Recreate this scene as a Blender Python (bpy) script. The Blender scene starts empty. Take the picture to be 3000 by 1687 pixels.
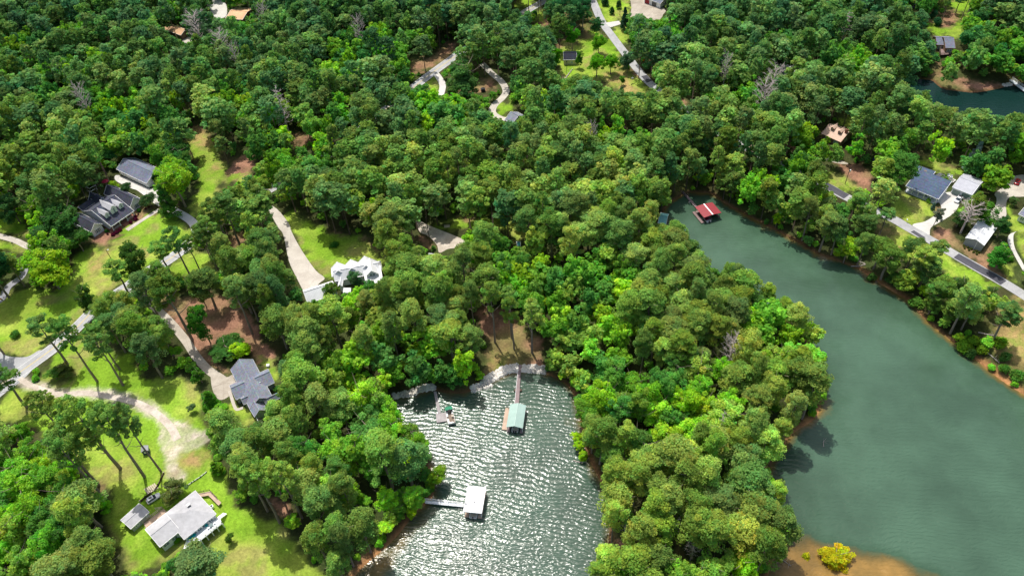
import bpy, math, random
import numpy as np
from mathutils import Vector
from mathutils.geometry import delaunay_2d_cdt
random.seed(7); RNG = np.random.default_rng(11)
SC = bpy.context.scene
COL = SC.collection
PI = math.pi

# ------------------------------------------------------------------ camera
CAMH = 200.0
FPX = 2240.0
DEP = math.radians(45.4); ROLL = math.radians(-3.85)
F_ = Vector((0, math.cos(DEP), -math.sin(DEP)))
R0 = Vector((1, 0, 0)); U0 = Vector((0, math.sin(DEP), math.cos(DEP)))
RC = R0*math.cos(ROLL) + U0*math.sin(ROLL)
UC = -R0*math.sin(ROLL) + U0*math.cos(ROLL)
CAM = Vector((0, 0, CAMH))
cam_d = bpy.data.cameras.new('camera'); cam = bpy.data.objects.new('camera', cam_d); COL.objects.link(cam)
from mathutils import Matrix
cam.matrix_world = Matrix(((RC.x, UC.x, -F_.x, CAM.x), (RC.y, UC.y, -F_.y, CAM.y), (RC.z, UC.z, -F_.z, CAM.z), (0, 0, 0, 1)))
cam_d.sensor_width = 36; cam_d.lens = FPX/3000*36; cam_d.clip_start = 1; cam_d.clip_end = 20000
SC.camera = cam

def T(c, r, pts):      # survey sheet coordinates -> survey picture coordinates
    return [(c*1000 + x/2.576, (0, 562, 1124)[r] + y/2.576) for x, y in pts]
def Zm(x0, y0, s): return lambda pts: [(x0+x/s, y0+y/s) for x, y in pts]
Z2 = Zm(220, 440, 5.3675); Z3 = Zm(860, 730, 8.523); Z4 = Zm(620, 1030, 6.3); Z5 = Zm(340, 1360, 5.367)
Z6 = Zm(1230, 1130, 3.534); Z7 = Zm(1980, 540, 11.14); Z8 = Zm(2640, 440, 4.261); Z9 = Zm(2360, 320, 8.05)
Z10 = Zm(2620, 0, 4.829); Z11 = Zm(1600, 0, 5.3675)

def plane(p, z):
    x = (p[0]-1500)/FPX; y = -(p[1]-843.5)/FPX
    r = RC*x + UC*y + F_
    return CAM + r*((z-CAMH)/r.z)
def proj(P):
    d = Vector(P)-CAM; z = d.dot(F_)
    return (1500+d.dot(RC)/z*FPX, 843.5-d.dot(UC)/z*FPX, z)
NRC = np.array(RC); NUC = np.array(UC); NF = np.array(F_); NCAM = np.array(CAM)
def projn(P):
    d = P-NCAM; z = d@NF; z = np.where(z < 5, 5, z)
    return 1500+(d@NRC)/z*FPX, 843.5-(d@NUC)/z*FPX, z

# ------------------------------------------------------------------ water outlines
def smooth(pts, n=4):
    out = []; N = len(pts)
    for i in range(N):
        p0, p1, p2, p3 = [Vector(pts[(i+k-1) % N][:2]) for k in range(4)]
        for j in range(n):
            t = j/n
            out.append(0.5*((2*p1)+(p2-p0)*t+(2*p0-5*p1+4*p2-p3)*t*t+(3*p1-p0-3*p2+p3)*t**3))
    return [(v.x, v.y) for v in out]
W_COVE = [(1144, 1165), (1190, 1160), (1235, 1150), (1272, 1143), (1320, 1150), (1370, 1148), (1419, 1123), (1465, 1104), (1512, 1088), (1560, 1086),
          (1604, 1096), (1665, 1130), (1694, 1189), (1705, 1256), (1719, 1326), (1749, 1386), (1775, 1445), (1788, 1520), (1782, 1600), (1762, 1680), (1745, 1760),
          (1740, 1900), (1000, 1900), (990, 1760), (1054, 1668), (1125, 1606), (1170, 1560), (1215, 1500), (1262, 1462), (1272, 1410), (1250, 1350), (1215, 1290),
          (1150, 1235), (1130, 1195)]
W_LAKE = [(1992,575),(2010,563),(2045,564),(2085,568),(2130,600),(2200,636),(2260,668),(2330,705),(2400,745),(2465,768),(2510,785),(2560,818),(2610,850),(2660,880),(2700,925),(2760,975),(2830,1030),(2880,1070),(2930,1110),(3000,1155),(3100,1210),(3300,1300),(3700,1500),(3700,2000),(2600,2000),(2300,1900),(2215,1780),(2249,1683),(2268,1629),(2312,1585),(2290,1540),(2260,1480),(2235,1420),(2262,1350),(2291,1310),(2311,1277),(2342,1254),(2388,1223),(2410,1160),(2405,1090),(2365,1000),(2300,935),(2190,905),(2150,865),(2085,820),(2020,780),(1975,740),(1948,690),(1940,640),(1955,600)]
W_POND = [(2645,225),(2690,232),(2730,236),(2761,260),(2815,268),(2862,271),(2932,258),(2960,250),(3000,258),(3100,262),(3400,250),(3500,420),(3150,405),(3000,398),(2880,392),(2780,372),(2700,335),(2640,290),(2625,250)]
def wpoly(pts, z=0.0, n=4):
    return np.array([plane(p, z)[:2] for p in smooth(pts, n)])
WATERS = [wpoly(W_COVE), wpoly(W_LAKE), wpoly(W_POND)]

def inpoly(px, py, poly):
    ins = np.zeros(px.shape, bool); x1, y1 = poly[-1]
    for x2, y2 in poly:
        if y1 != y2:
            c = ((y1 > py) != (y2 > py)) & (px < (x2-x1)*(py-y1)/(y2-y1)+x1)
            ins ^= c
        x1, y1 = x2, y2
    return ins
def segdist(px, py, poly):
    d = np.full(px.shape, 1e9); x1, y1 = poly[-1]
    for x2, y2 in poly:
        dx, dy = x2-x1, y2-y1; L = dx*dx+dy*dy+1e-9
        t = np.clip(((px-x1)*dx+(py-y1)*dy)/L, 0, 1)
        d = np.minimum(d, (px-x1-t*dx)**2+(py-y1-t*dy)**2)
        x1, y1 = x2, y2
    return np.sqrt(d)
GX0, GX1, GY0, GY1, GS = -560.0, 560.0, -80.0, 800.0, 2.0
gx = np.arange(GX0, GX1+.1, GS); gy = np.arange(GY0, GY1+.1, GS)
MX, MY = np.meshgrid(gx, gy)
SD = np.full(MX.shape, 1e9); INW = np.zeros(MX.shape, bool)
for w in WATERS:
    SD = np.minimum(SD, segdist(MX, MY, w)); INW |= inpoly(MX, MY, w)
SD = np.where(INW, -SD, SD)          # signed distance to the shore, land positive
def bil(A, x, y):
    fx = np.clip((np.asarray(x)-GX0)/GS, 0, A.shape[1]-1.001); fy = np.clip((np.asarray(y)-GY0)/GS, 0, A.shape[0]-1.001)
    i = fx.astype(int); j = fy.astype(int); a = fx-i; b = fy-j
    return (A[j, i]*(1-a)+A[j, i+1]*a)*(1-b)+(A[j+1, i]*(1-a)+A[j+1, i+1]*a)*b
def vnoise(x, y, s, seed=0):          # smooth value noise
    x = np.asarray(x)/s; y = np.asarray(y)/s
    i = np.floor(x).astype(np.int64); j = np.floor(y).astype(np.int64); a = x-i; b = y-j
    a = a*a*(3-2*a); b = b*b*(3-2*b)
    def h(i, j):
        n = (i*374761393+j*668265263+seed*1442695041) & 0xffffffff
        n = ((n ^ (n >> 13))*1274126177) & 0xffffffff
        return ((n ^ (n >> 16)) & 0xffff)/65535.0
    return (h(i, j)*(1-a)+h(i+1, j)*a)*(1-b)+(h(i, j+1)*(1-a)+h(i+1, j+1)*a)*b
def zof(sd, x, y):
    land = 0.10+0.12*np.clip(sd, 0, 4)+3.6*(1-np.exp(-np.clip(sd-1, 0, None)/26.0))+0.9*(vnoise(x, y, 45, 3)-.5)*np.clip(sd/20, 0, 1)
    bed = np.maximum(-0.22*(-sd), -4.0)
    t = np.clip(sd/0.8+.5, 0, 1)
    return bed*(1-t)+land*t
def gz(x, y):
    return float(zof(bil(SD, x, y), x, y))
def at(p, h=0.0):                     # survey point -> world point lying h above the ground
    z = 3.0
    for _ in range(7):
        P = plane(p, z+h); z = gz(P.x, P.y)
    return Vector((P.x, P.y, z+h))

# ------------------------------------------------------------------ helpers
MATS = {}
def nt(name):
    m = bpy.data.materials.new(name); m.use_nodes = True; t = m.node_tree; t.nodes.clear()
    o = t.nodes.new('ShaderNodeOutputMaterial')
    def N(typ, **k):
        n = t.nodes.new(typ)
        for a, b in k.items():
            if a == 'ins':
                for s, v in b.items():
                    if isinstance(v, bpy.types.NodeSocket): t.links.new(v, n.inputs[s])
                    else: n.inputs[s].default_value = v
            else: setattr(n, a, b)
        return n
    MATS[name] = m
    return m, N, o, t
def rgba(c): return (c[0], c[1], c[2], 1)
def mixc(N, fac, a, b, bt='MIX'):
    n = N('ShaderNodeMix', data_type='RGBA', blend_type=bt)
    for s, v in ((0, fac), (6, a), (7, b)):
        if isinstance(v, bpy.types.NodeSocket): n.id_data.links.new(v, n.inputs[s])
        elif s == 0: n.inputs[0].default_value = v
        else: n.inputs[s].default_value = rgba(v) if len(v) == 3 else v
    return n.outputs[2]
def simple(name, c, rough=.7, noise=.25, ns=3.0, metal=0.0, bump=None, spec=.3, c2=None):
    """bump = ('siding'|'seam'|'shingle'|'plank', axis)"""
    m, N, o, t = nt(name)
    tc = N('ShaderNodeTexCoord').outputs['Object']
    n1 = N('ShaderNodeTexNoise', ins={'Vector': tc, 'Scale': ns, 'Detail': 6.0, 'Roughness': .65})
    n2 = N('ShaderNodeTexNoise', ins={'Vector': tc, 'Scale': ns*.13, 'Detail': 3.0})
    a = N('ShaderNodeMath', operation='ADD', ins={0: n1.outputs[0], 1: n2.outputs[0]})
    r = N('ShaderNodeMapRange', ins={0: a.outputs[0], 1: .7, 2: 1.3, 3: 1-noise, 4: 1+noise})
    col = mixc(N, 1.0, c, r.outputs[0], 'MULTIPLY') if True else None
    b = N('ShaderNodeBsdfPrincipled', ins={'Roughness': rough, 'Metallic': metal, 'Specular IOR Level': spec})
    if bump:
        kind, ax = bump
        sep = N('ShaderNodeSeparateXYZ', ins={0: tc})
        per = {'siding': .22, 'seam': .55, 'shingle': .35, 'plank': .16}[kind]
        mm = N('ShaderNodeMath', operation='MULTIPLY', ins={0: sep.outputs[ax], 1: 1/per})
        fr = N('ShaderNodeMath', operation='FRACT', ins={0: mm.outputs[0]})
        edge = N('ShaderNodeMath', operation='LESS_THAN', ins={0: fr.outputs[0], 1: .14})
        dk = {'siding': .25, 'seam': .22, 'shingle': .3, 'plank': .5}[kind]
        e2 = N('ShaderNodeMath', operation='MULTIPLY', ins={0: edge.outputs[0], 1: dk})
        col = mixc(N, e2.outputs[0], col, tuple(v*.35 for v in c))
        if kind == 'shingle':
            fl = N('ShaderNodeTexVoronoi', ins={'Vector': tc, 'Scale': 2.2})
            col = mixc(N, .25, col, fl.outputs['Color'], 'SOFT_LIGHT')
    t.links.new(col, b.inputs['Base Color'])
    bp = N('ShaderNodeBump', ins={'Height': n1.outputs[0], 'Strength': .3, 'Distance': .05})
    t.links.new(bp.outputs[0], b.inputs['Normal'])
    t.links.new(b.outputs[0], o.inputs[0])
    return m

class MB:
    def __init__(s): s.v = []; s.f = []; s.mi = []; s.cur = 0
    def add(s, vs, fs):
        o = len(s.v); s.v += [tuple(p) for p in vs]; s.f += [tuple(o+i for i in f) for f in fs]; s.mi += [s.cur]*len(fs)
    def box(s, c, d, rz=0):
        c = Vector(c); x, y, z = d[0]/2, d[1]/2, d[2]/2; ca, sa = math.cos(rz), math.sin(rz)
        vs = [(c.x+ca*a*x-sa*b*y, c.y+sa*a*x+ca*b*y, c.z+e*z) for e in (-1, 1) for a, b in ((-1, -1), (1, -1), (1, 1), (-1, 1))]
        s.add(vs, [(3, 2, 1, 0), (4, 5, 6, 7), (0, 1, 5, 4), (1, 2, 6, 5), (2, 3, 7, 6), (3, 0, 4, 7)])
    def bar(s, p, q, w, h=None):
        h = h or w; p = Vector(p); q = Vector(q); d = (q-p)
        if d.length < 1e-6: return
        d.normalize(); up = Vector((0, 0, 1)) if abs(d.z) < .95 else Vector((1, 0, 0))
        r = d.cross(up).normalized()*w/2; u = r.cross(d).normalized()*h/2
        vs = [b+k for b in (p, q) for k in (-r-u, r-u, r+u, -r+u)]
        s.add(vs, [(3, 2, 1, 0), (4, 5, 6, 7), (0, 1, 5, 4), (1, 2, 6, 5), (2, 3, 7, 6), (3, 0, 4, 7)])
    def tube(s, pts, rad, n=7, cap=True):
        pts = [Vector(p) for p in pts]; rings = []
        for i, p in enumerate(pts):
            d = (pts[min(i+1, len(pts)-1)]-pts[max(i-1, 0)]).normalized()
            a = d.orthogonal().normalized() if i == 0 else (a-d*a.dot(d)).normalized()
            b = d.cross(a); r = rad[i] if hasattr(rad, '__len__') else rad
            rings.append([p+(a*math.cos(2*PI*k/n)+b*math.sin(2*PI*k/n))*r for k in range(n)])
        vs = [v for r in rings for v in r]; fs = []
        for i in range(len(pts)-1):
            for k in range(n):
                fs.append((i*n+k, i*n+(k+1) % n, (i+1)*n+(k+1) % n, (i+1)*n+k))
        if cap: fs += [tuple(reversed(range(n))), tuple((len(pts)-1)*n+k for k in range(n))]
        s.add(vs, fs)
    def prism(s, prof, o, u, v, L):
        """prof: list of (t,z) closed profile; swept along u from o, t along v. Split in quads by pairs (profile = top path + reversed bottom path)."""
        n = len(prof); o = Vector(o); u = Vector(u); v = Vector(v)
        A = [o+v*t+Vector((0, 0, z)) for t, z in prof]; B = [a+u*L for a in A]
        fs = [(i, (i+1) % n, n+(i+1) % n, n+i) for i in range(n)]
        h = n//2
        for i in range(h-1):
            a, b, c, d = i, i+1, n-2-i, n-1-i
            fs.append((a, d, c, b)); fs.append((n+a, n+b, n+c, n+d))
        s.add(A+B, fs)
    def lathe(s, prof, c, n=12):
        c = Vector(c); vs = []; fs = []
        for r, z in prof:
            vs += [c+Vector((r*math.cos(2*PI*k/n), r*math.sin(2*PI*k/n), z)) for k in range(n)]
        for i in range(len(prof)-1):
            for k in range(n): fs.append((i*n+k, i*n+(k+1) % n, (i+1)*n+(k+1) % n, (i+1)*n+k))
        fs += [tuple(reversed(range(n))), tuple((len(prof)-1)*n+k for k in range(n))]
        s.add(vs, fs)
    def build(s, name, mat, parent=None, smooth=False):
        me = bpy.data.meshes.new(name); me.from_pydata(s.v, [], s.f); me.update()
        for m in (mat if isinstance(mat, list) else [mat]): me.materials.append(m)
        if isinstance(mat, list): me.polygons.foreach_set('material_index', s.mi)
        import bmesh
        b = bmesh.new(); b.from_mesh(me); bmesh.ops.recalc_face_normals(b, faces=b.faces); b.to_mesh(me); b.free()
        if smooth: me.polygons.foreach_set('use_smooth', [True]*len(me.polygons))
        o = bpy.data.objects.new(name, me); COL.objects.link(o)
        if parent: o.parent = parent
        return o
def tag(o, label=None, cat=None, group=None, kind=None):
    if label: o['label'] = label
    if cat: o['category'] = cat
    if group: o['group'] = group
    if kind: o['kind'] = kind
    return o
def empty(name, loc, rz, label, cat, group=None):
    e = bpy.data.objects.new(name, None); COL.objects.link(e); e.location = loc; e.rotation_euler = (0, 0, rz)
    e.empty_display_size = .5
    return tag(e, label, cat, group)
def copy_tree(o, parent=None):
    c = o.copy(); COL.objects.link(c); c.parent = parent
    for ch in o.children: copy_tree(ch, c)
    return c
def sheet(name, pts, mat, dz, n=4, kind='structure', closed=True, world=False, step=1.6):
    """a flat sheet with outline pts draped dz above the terrain"""
    P = [tuple(p) for p in pts] if world else [tuple(at(p)[:2]) for p in (smooth(pts, n) if n > 1 else pts)]
    out = []
    for i in range(len(P)):
        a = Vector(P[i]); b = Vector(P[(i+1) % len(P)]); k = max(1, int((b-a).length/step))
        out += [a.lerp(b, j/k) for j in range(k)]
    ax = np.array([p.x for p in out]); ay = np.array([p.y for p in out])
    X, Y = np.meshgrid(np.arange(ax.min(), ax.max(), step), np.arange(ay.min(), ay.max(), step))
    X = X.ravel(); Y = Y.ravel(); poly = [(p.x, p.y) for p in out]
    ok = inpoly(X, Y, poly) & (segdist(X, Y, poly) > step*.45)
    nb = len(out)
    co = out+[Vector((a, b)) for a, b in zip(X[ok], Y[ok])]
    r = delaunay_2d_cdt(co, [], [list(range(nb))], 1, 1e-4)
    m = MB(); m.add([(v.x, v.y, gz(v.x, v.y)+dz) for v in r[0]], [tuple(f) for f in r[2]])
    o = m.build(name, mat); tag(o, kind=kind)
    for p in o.data.polygons:
        if p.normal.z < 0: o.data.flip_normals(); break
    return o
def spline(pts, n=6):
    pts = [Vector(p) for p in pts]; P = [2*pts[0]-pts[1]]+pts+[2*pts[-1]-pts[-2]]; out = []
    for i in range(1, len(P)-2):
        for j in range(n):
            t = j/n; p0, p1, p2, p3 = P[i-1:i+3]
            out.append(0.5*((2*p1)+(p2-p0)*t+(2*p0-5*p1+4*p2-p3)*t*t+(3*p1-p0-3*p2+p3)*t**3))
    out.append(P[-2]); return out
def ribbon_outline(pts, w, off=0.0):
    """world outline of a strip of width w along survey points"""
    C = spline([at(p)[:2] for p in pts], 8); Lf = []; Rt = []
    for i, c in enumerate(C):
        d = (C[min(i+1, len(C)-1)]-C[max(i-1, 0)]).normalized(); nrm = Vector((-d.y, d.x))
        ww = w[0]+(w[1]-w[0])*i/(len(C)-1) if hasattr(w, '__len__') else w
        Lf.append(c+nrm*(off+ww/2)); Rt.append(c+nrm*(off-ww/2))
    return [tuple(p) for p in Lf]+[tuple(p) for p in reversed(Rt)]
def ribbon(name, pts, w, mat, dz, off=0.0, kind='structure'):
    """draped strip made of cross rows"""
    C = spline([at(p)[:2] for p in pts], 12); vs = []; fs = []
    K = 5
    for i, c in enumerate(C):
        d = (C[min(i+1, len(C)-1)]-C[max(i-1, 0)]).normalized(); nrm = Vector((-d.y, d.x))
        ww = w[0]+(w[1]-w[0])*i/(len(C)-1) if hasattr(w, '__len__') else w
        for k in range(K):
            q = c+nrm*(off+ww*(k/(K-1)-.5)); vs.append((q.x, q.y, gz(q.x, q.y)+dz))
        if i:
            for k in range(K-1): a = (i-1)*K+k; fs.append((a, a+K, a+K+1, a+1))
    m = MB(); m.add(vs, fs); o = m.build(name, mat); tag(o, kind=kind)
    if o.data.polygons[0].normal.z < 0: o.data.flip_normals()
    return o

# masks held in survey coordinates: cell 4
MC = 4; MXO, MYO, MW, MHh = -600, -400, 1050, 620
mu, mv = np.meshgrid(MXO+MC*(np.arange(MW)+.5), MYO+MC*(np.arange(MHh)+.5))
def mask(): return np.zeros((MHh, MW), np.float32)
def fill(M, poly, val=1.0):
    xs = [p[0] for p in poly]; ys = [p[1] for p in poly]
    i0 = max(0, int((min(xs)-MXO)/MC)-1); i1 = min(MW, int((max(xs)-MXO)/MC)+2); j0 = max(0, int((min(ys)-MYO)/MC)-1); j1 = min(MHh, int((max(ys)-MYO)/MC)+2)
    if i1 <= i0 or j1 <= j0: return
    M[j0:j1, i0:i1][inpoly(mu[j0:j1, i0:i1], mv[j0:j1, i0:i1], poly)] = val
def blur(M, k):
    for _ in range(2):
        c = np.cumsum(np.pad(M, ((0, 0), (k+1, k)), mode='edge'), 1); M = (c[:, 2*k+1:]-c[:, :-2*k-1])/(2*k+1)
        c = np.cumsum(np.pad(M, ((k+1, k), (0, 0)), mode='edge'), 0); M = (c[2*k+1:]-c[:-2*k-1])/(2*k+1)
    return M
def samp(M, u, v):
    i = ((np.asarray(u)-MXO)/MC).astype(int); j = ((np.asarray(v)-MYO)/MC).astype(int)
    ok = (i >= 0) & (i < MW) & (j >= 0) & (j < MHh)
    return np.where(ok, M[np.clip(j, 0, MHh-1), np.clip(i, 0, MW-1)], 0)
M_LAWN, M_STRAW, M_DRY, M_OPEN, M_SHOAL = mask(), mask(), mask(), mask(), mask()
# ------------------------------------------------------------------ open areas (survey outlines)
LAWNS = [
 T(0,1,[(-60,740),(120,760),(250,730),(420,760),(540,640),(560,480),(700,430),(850,400),(950,290),(1190,150),(1330,200),(1440,280),(1470,330),(1350,400),(1250,500),(1100,560),(1000,640),(860,720),(620,930),(540,990),(420,1080),(330,1160),(260,1220),(150,1250),(60,1230),(-60,1190)]),
 T(0,1,[(-60,120),(100,150),(220,260),(180,340),(-60,300)]), T(0,1,[(-60,370),(140,390),(240,450),(190,480),(-60,430)]),
 T(0,0,[(1440,1050),(1560,1020),(1620,1110),(1690,1250),(1720,1340),(1900,1320),(1880,1350),(1700,1380),(1620,1448),(1590,1560),(1480,1640),(1400,1600),(1510,1448),(1500,1250),(1420,1120)]),
 T(0,1,[(2160,180),(2200,150),(2420,260),(2570,330),(2700,330),(2860,470),(2906,530),(2860,560),(2750,500),(2650,550),(2576,600),(2460,650),(2380,580),(2270,420),(2190,290)]),
 T(0,1,[(300,1400),(430,1240),(560,1120),(650,1060),(760,1150),(860,1220),(1000,1230),(1050,1400),(1400,1410),(1500,1448),(1500,1500),(300,1500)]),
 T(0,2,[(-80,200),(180,0),(1500,0),(1530,240),(1560,330),(1540,440),(1580,540),(1700,700),(1760,900),(1980,1000),(2120,1060),(2230,1200),(2430,1448),(2560,1700),(1650,1700),(1600,1200),(1400,1250),(1250,1300),(1000,1448),(870,1160),(800,1010),(880,860),(780,700),(640,640),(500,560),(300,330),(180,300),(-80,310)]),
 T(0,1,[(1280,560),(1500,420),(1620,560),(1560,650),(1440,640),(1280,620)]),
 T(0,1,[(1930,1260),(2060,1250),(2100,1380),(2090,1440),(2000,1330)]), T(0,2,[(1700,150),(1740,100),(1800,200),(1900,240),(1960,320),(1880,310),(1720,220)]),
 T(1,1,[(700,270),(900,210),(1100,190),(1300,250),(1390,280),(1390,360),(1340,370),(1230,290),(1100,230),(1000,250),(840,320)]),
 T(1,0,[(640,620),(720,590),(745,680),(700,700)]), T(1,0,[(1160,800),(1290,760),(1310,830),(1260,830),(1230,880),(1170,850)]),
 T(1,0,[(1310,20),(1400,-40),(1480,30),(1380,70),(1340,80)]), T(1,0,[(1440,150),(1540,80),(1540,200),(1480,170)]),
 T(1,0,[(1910,-60),(2190,-60),(2190,60),(2130,150),(2000,175),(1960,110)]), T(1,0,[(2030,210),(2100,190),(2180,230),(2170,310),(2120,330)]),
 T(1,0,[(1990,280),(2080,370),(2100,420),(2080,500),(2300,640),(2290,720),(2140,700),(2050,640),(1850,590),(1840,520),(1850,400),(1800,300),(1900,260)]),
 T(1,0,[(1640,330),(1740,310),(1850,380),(1850,560),(1760,560),(1700,600),(1640,570),(1640,480),(1660,390)]),
 T(2,0,[(1850,160),(1860,90),(1900,160),(1970,220),(2040,170),(2130,160),(2120,250),(2060,270),(1900,270),(1860,220)]), T(2,0,[(1930,-60),(2170,-60),(2160,100),(2110,150),(2080,80),(1930,50)]),
 T(2,0,[(1180,900),(1290,910),(1330,1000),(1300,1010),(1200,960)]), T(2,0,[(1720,1190),(1850,1190),(2120,1290),(2100,1350),(1900,1290),(1740,1230)]),
 T(2,0,[(1080,1350),(1100,1290),(1220,1320),(1340,1440),(1200,1448),(1080,1390)]),
 T(2,1,[(1560,180),(1570,120),(1600,10),(1760,20),(1860,90),(1900,170),(1760,255),(1690,240)]),
 T(2,1,[(2300,60),(2360,60),(2350,120),(2260,210),(2290,100)]), T(2,1,[(2440,120),(2480,110),(2510,190),(2650,230),(2650,290),(2500,300),(2450,220)]),
 T(2,1,[(2520,330),(2650,320),(2650,560),(2540,420)]), T(2,1,[(1620,270),(1720,310),(1900,400),(2060,530),(2240,620),(2390,700),(2300,760),(2100,650),(1900,600),(1700,520),(1600,400),(1600,300)]),
 T(2,1,[(2390,560),(2440,540),(2510,590),(2500,640),(2480,660),(2400,620)]),
]
DRYS = [
 T(2,1,[(2300,1000),(2400,900),(2500,830),(2700,820),(2700,1480),(2576,1440),(2450,1380),(2320,1240),(2400,1120)]),
 T(1,1,[(1080,1240),(1200,1180),(1320,1260),(1330,1310),(1180,1370),(1080,1400)]),
 T(1,0,[(600,540),(830,440),(820,410),(620,520)]), T(1,0,[(1840,520),(2080,500),(2300,640),(2290,720),(2140,700),(2000,640)]),
 T(0,0,[(1480,980),(1560,980),(1640,1180),(1700,1290),(1560,1320),(1440,1090)]), T(0,2,[(1260,500),(1560,520),(1580,660),(1420,720),(1260,640)]),
 T(2,1,[(1500,230),(1600,300),(1620,430),(1560,520),(1480,420)]), T(1,0,[(1780,250),(1900,130),(1920,180),(1850,260),(1790,300)]),
 T(2,0,[(2440,610),(2450,590),(2560,570),(2600,640),(2500,640)]), T(1,1,[(1250,270),(1340,250),(1390,300),(1300,320)]),
 [(1985,530),(2015,548),(2000,566),(1985,580),(1972,560)], T(0,1,[(560,640),(700,520),(820,420),(860,430),(700,640),(600,720)]),
]
STRAWS = [
 T(0,0,[(1430,960),(1570,960),(1560,1090),(1440,1100)]), T(0,0,[(1700,1320),(1850,1150),(1920,1190),(1910,1300),(1800,1360),(1700,1350)]), T(0,0,[(2130,1110),(2200,1050),(2350,990),(2340,1060),(2150,1130)]),
 T(0,1,[(700,380),(720,330),(1040,100),(1190,130),(950,290),(760,410)]),
 T(0,1,[(1200,800),(1400,780),(1700,760),(1850,900),(1950,1080),(2060,1220),(2070,1300),(1930,1270),(1900,1200),(1500,1160),(1440,1110),(1250,930)]), T(0,1,[(1440,1120),(1560,1180),(1640,1280),(1760,1370),(1700,1390),(1600,1320),(1470,1190)]),
 T(0,1,[(1750,300),(1850,280),(1880,350),(1800,420),(1700,440)]), T(0,1,[(2440,350),(2500,320),(2576,340),(2590,400),(2480,410)]), T(1,1,[(-30,330),(150,330),(240,400),(270,460),(130,370),(0,350)]),
 T(1,1,[(570,330),(640,330),(720,410),(600,400)]), T(1,1,[(1000,880),(1080,900),(1240,880),(1310,930),(1420,1080),(1520,1120),(1520,1300),(1540,1320),(1370,1320),(1330,1310),(1180,1370),(1090,1400),(1110,1290),(1100,1120),(1040,990)]),
 T(1,0,[(510,550),(510,430),(620,450),(790,340),(880,270),(880,330),(820,420),(620,520)]), T(1,0,[(830,660),(1000,600),(1150,600),(1180,680),(940,740)]), T(1,0,[(1500,130),(1550,100),(1550,260),(1510,260)]), T(1,0,[(1690,-40),(1720,-40),(1700,130),(1680,130)]),
 T(1,0,[(1640,310),(1740,310),(1680,390),(1640,370)]), T(1,0,[(2120,560),(2200,540),(2240,590),(2140,620)]),
 T(2,0,[(1830,70),(1900,120),(2090,90),(2090,130),(2000,210),(1950,230),(1870,140)]), T(2,0,[(1880,590),(1900,480),(1960,480),(1960,600),(2200,600),(2400,640),(2450,610),(2490,640),(2470,660),(2300,680),(2100,680),(1960,650)]),
 T(2,0,[(780,1050),(850,1060),(840,1150),(800,1130)]), T(2,0,[(1720,1140),(1800,1150),(2130,1280),(1850,1200)]), T(2,0,[(1150,1220),(1300,1250),(1420,1280),(1440,1440),(1340,1420),(1220,1320)]), T(2,0,[(1000,1130),(1060,1130),(1000,1180)]),
 T(2,1,[(1870,120),(1900,100),(1950,130),(1900,180)]), T(2,1,[(1870,280),(1930,240),(2110,380),(2250,450),(2300,400),(2330,330),(2350,420),(2330,520),(2440,600),(2470,660),(2260,570),(2070,450),(1900,350)]),
 T(1,2,[(1780,440),(1850,520),(1860,620),(1800,560)]), T(1,2,[(2040,1140),(2130,1180),(2140,1260),(2060,1290)]), T(1,2,[(2530,1190),(2576,1180),(2576,1330),(2520,1300)]), T(2,2,[(-10,1000),(60,960),(60,1100),(0,1170)]),
 T(2,2,[(650,1449),(700,1300),(800,1280),(860,1180),(900,1250),(860,1330),(760,1449)]), T(1,2,[(60,1449),(160,1300),(330,1230),(220,1330),(140,1449)]), T(1,1,[(870,170),(960,170),(1000,210),(930,230)]),
 T(2,0,[(-20,740),(40,750),(40,810),(-20,820)]), T(0,2,[(680,760),(820,730),(800,800),(720,860),(640,820)]), T(0,2,[(2040,880),(2160,860),(2200,960),(2090,1000)]),
 T(0,2,[(780,1040),(880,1010),(900,1060),(830,1110)]),
]
SHOALS = [
 T(2,2,[(800,1120),(1080,1195),(1250,1225),(1500,1270),(1750,1370),(1950,1449),(2300,1700),(500,1700),(640,1449),(700,1300)]),
 T(2,2,[(940,260),(1130,60),(1180,150),(1050,290),(950,330),(800,460),(740,460),(800,350)]),
 T(1,2,[(300,1230),(620,950),(780,780),(790,880),(700,1020),(560,1170),(420,1330),(400,1500),(60,1600),(140,1400)]),
 T(1,2,[(1660,20),(1760,200),(1800,330),(1700,440),(1660,330),(1650,150)]), T(1,2,[(1680,560),(1880,640),(1900,900),(1840,720),(1700,630)]),
 T(1,2,[(1040,0),(1300,-20),(1300,60),(1100,80)]), T(2,1,[(1290,560),(1420,640),(1560,720),(1760,860),(1800,930),(1700,880),(1560,780),(1400,680)]), T(2,1,[(2080,1180),(2300,1280),(2576,1440),(2650,1560),(2500,1500),(2300,1370),(2100,1230)]),
]
ROADS = {}       # name -> (list of survey outlines) for masks
PAVE = []
def pave(name, pts, mat, dz, n=4, step=1.6):
    sheet(name, pts, mat, dz, n, step=step); PAVE.append(smooth(pts, n) if n > 1 else pts)
def strip(name, pts, w, mat, dz, clear=True):
    o = ribbon(name, pts, w, mat, dz)
    if clear: PAVE.append([proj((x, y, gz(x, y)))[:2] for x, y in ribbon_outline(pts, w)])
    return o

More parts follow.
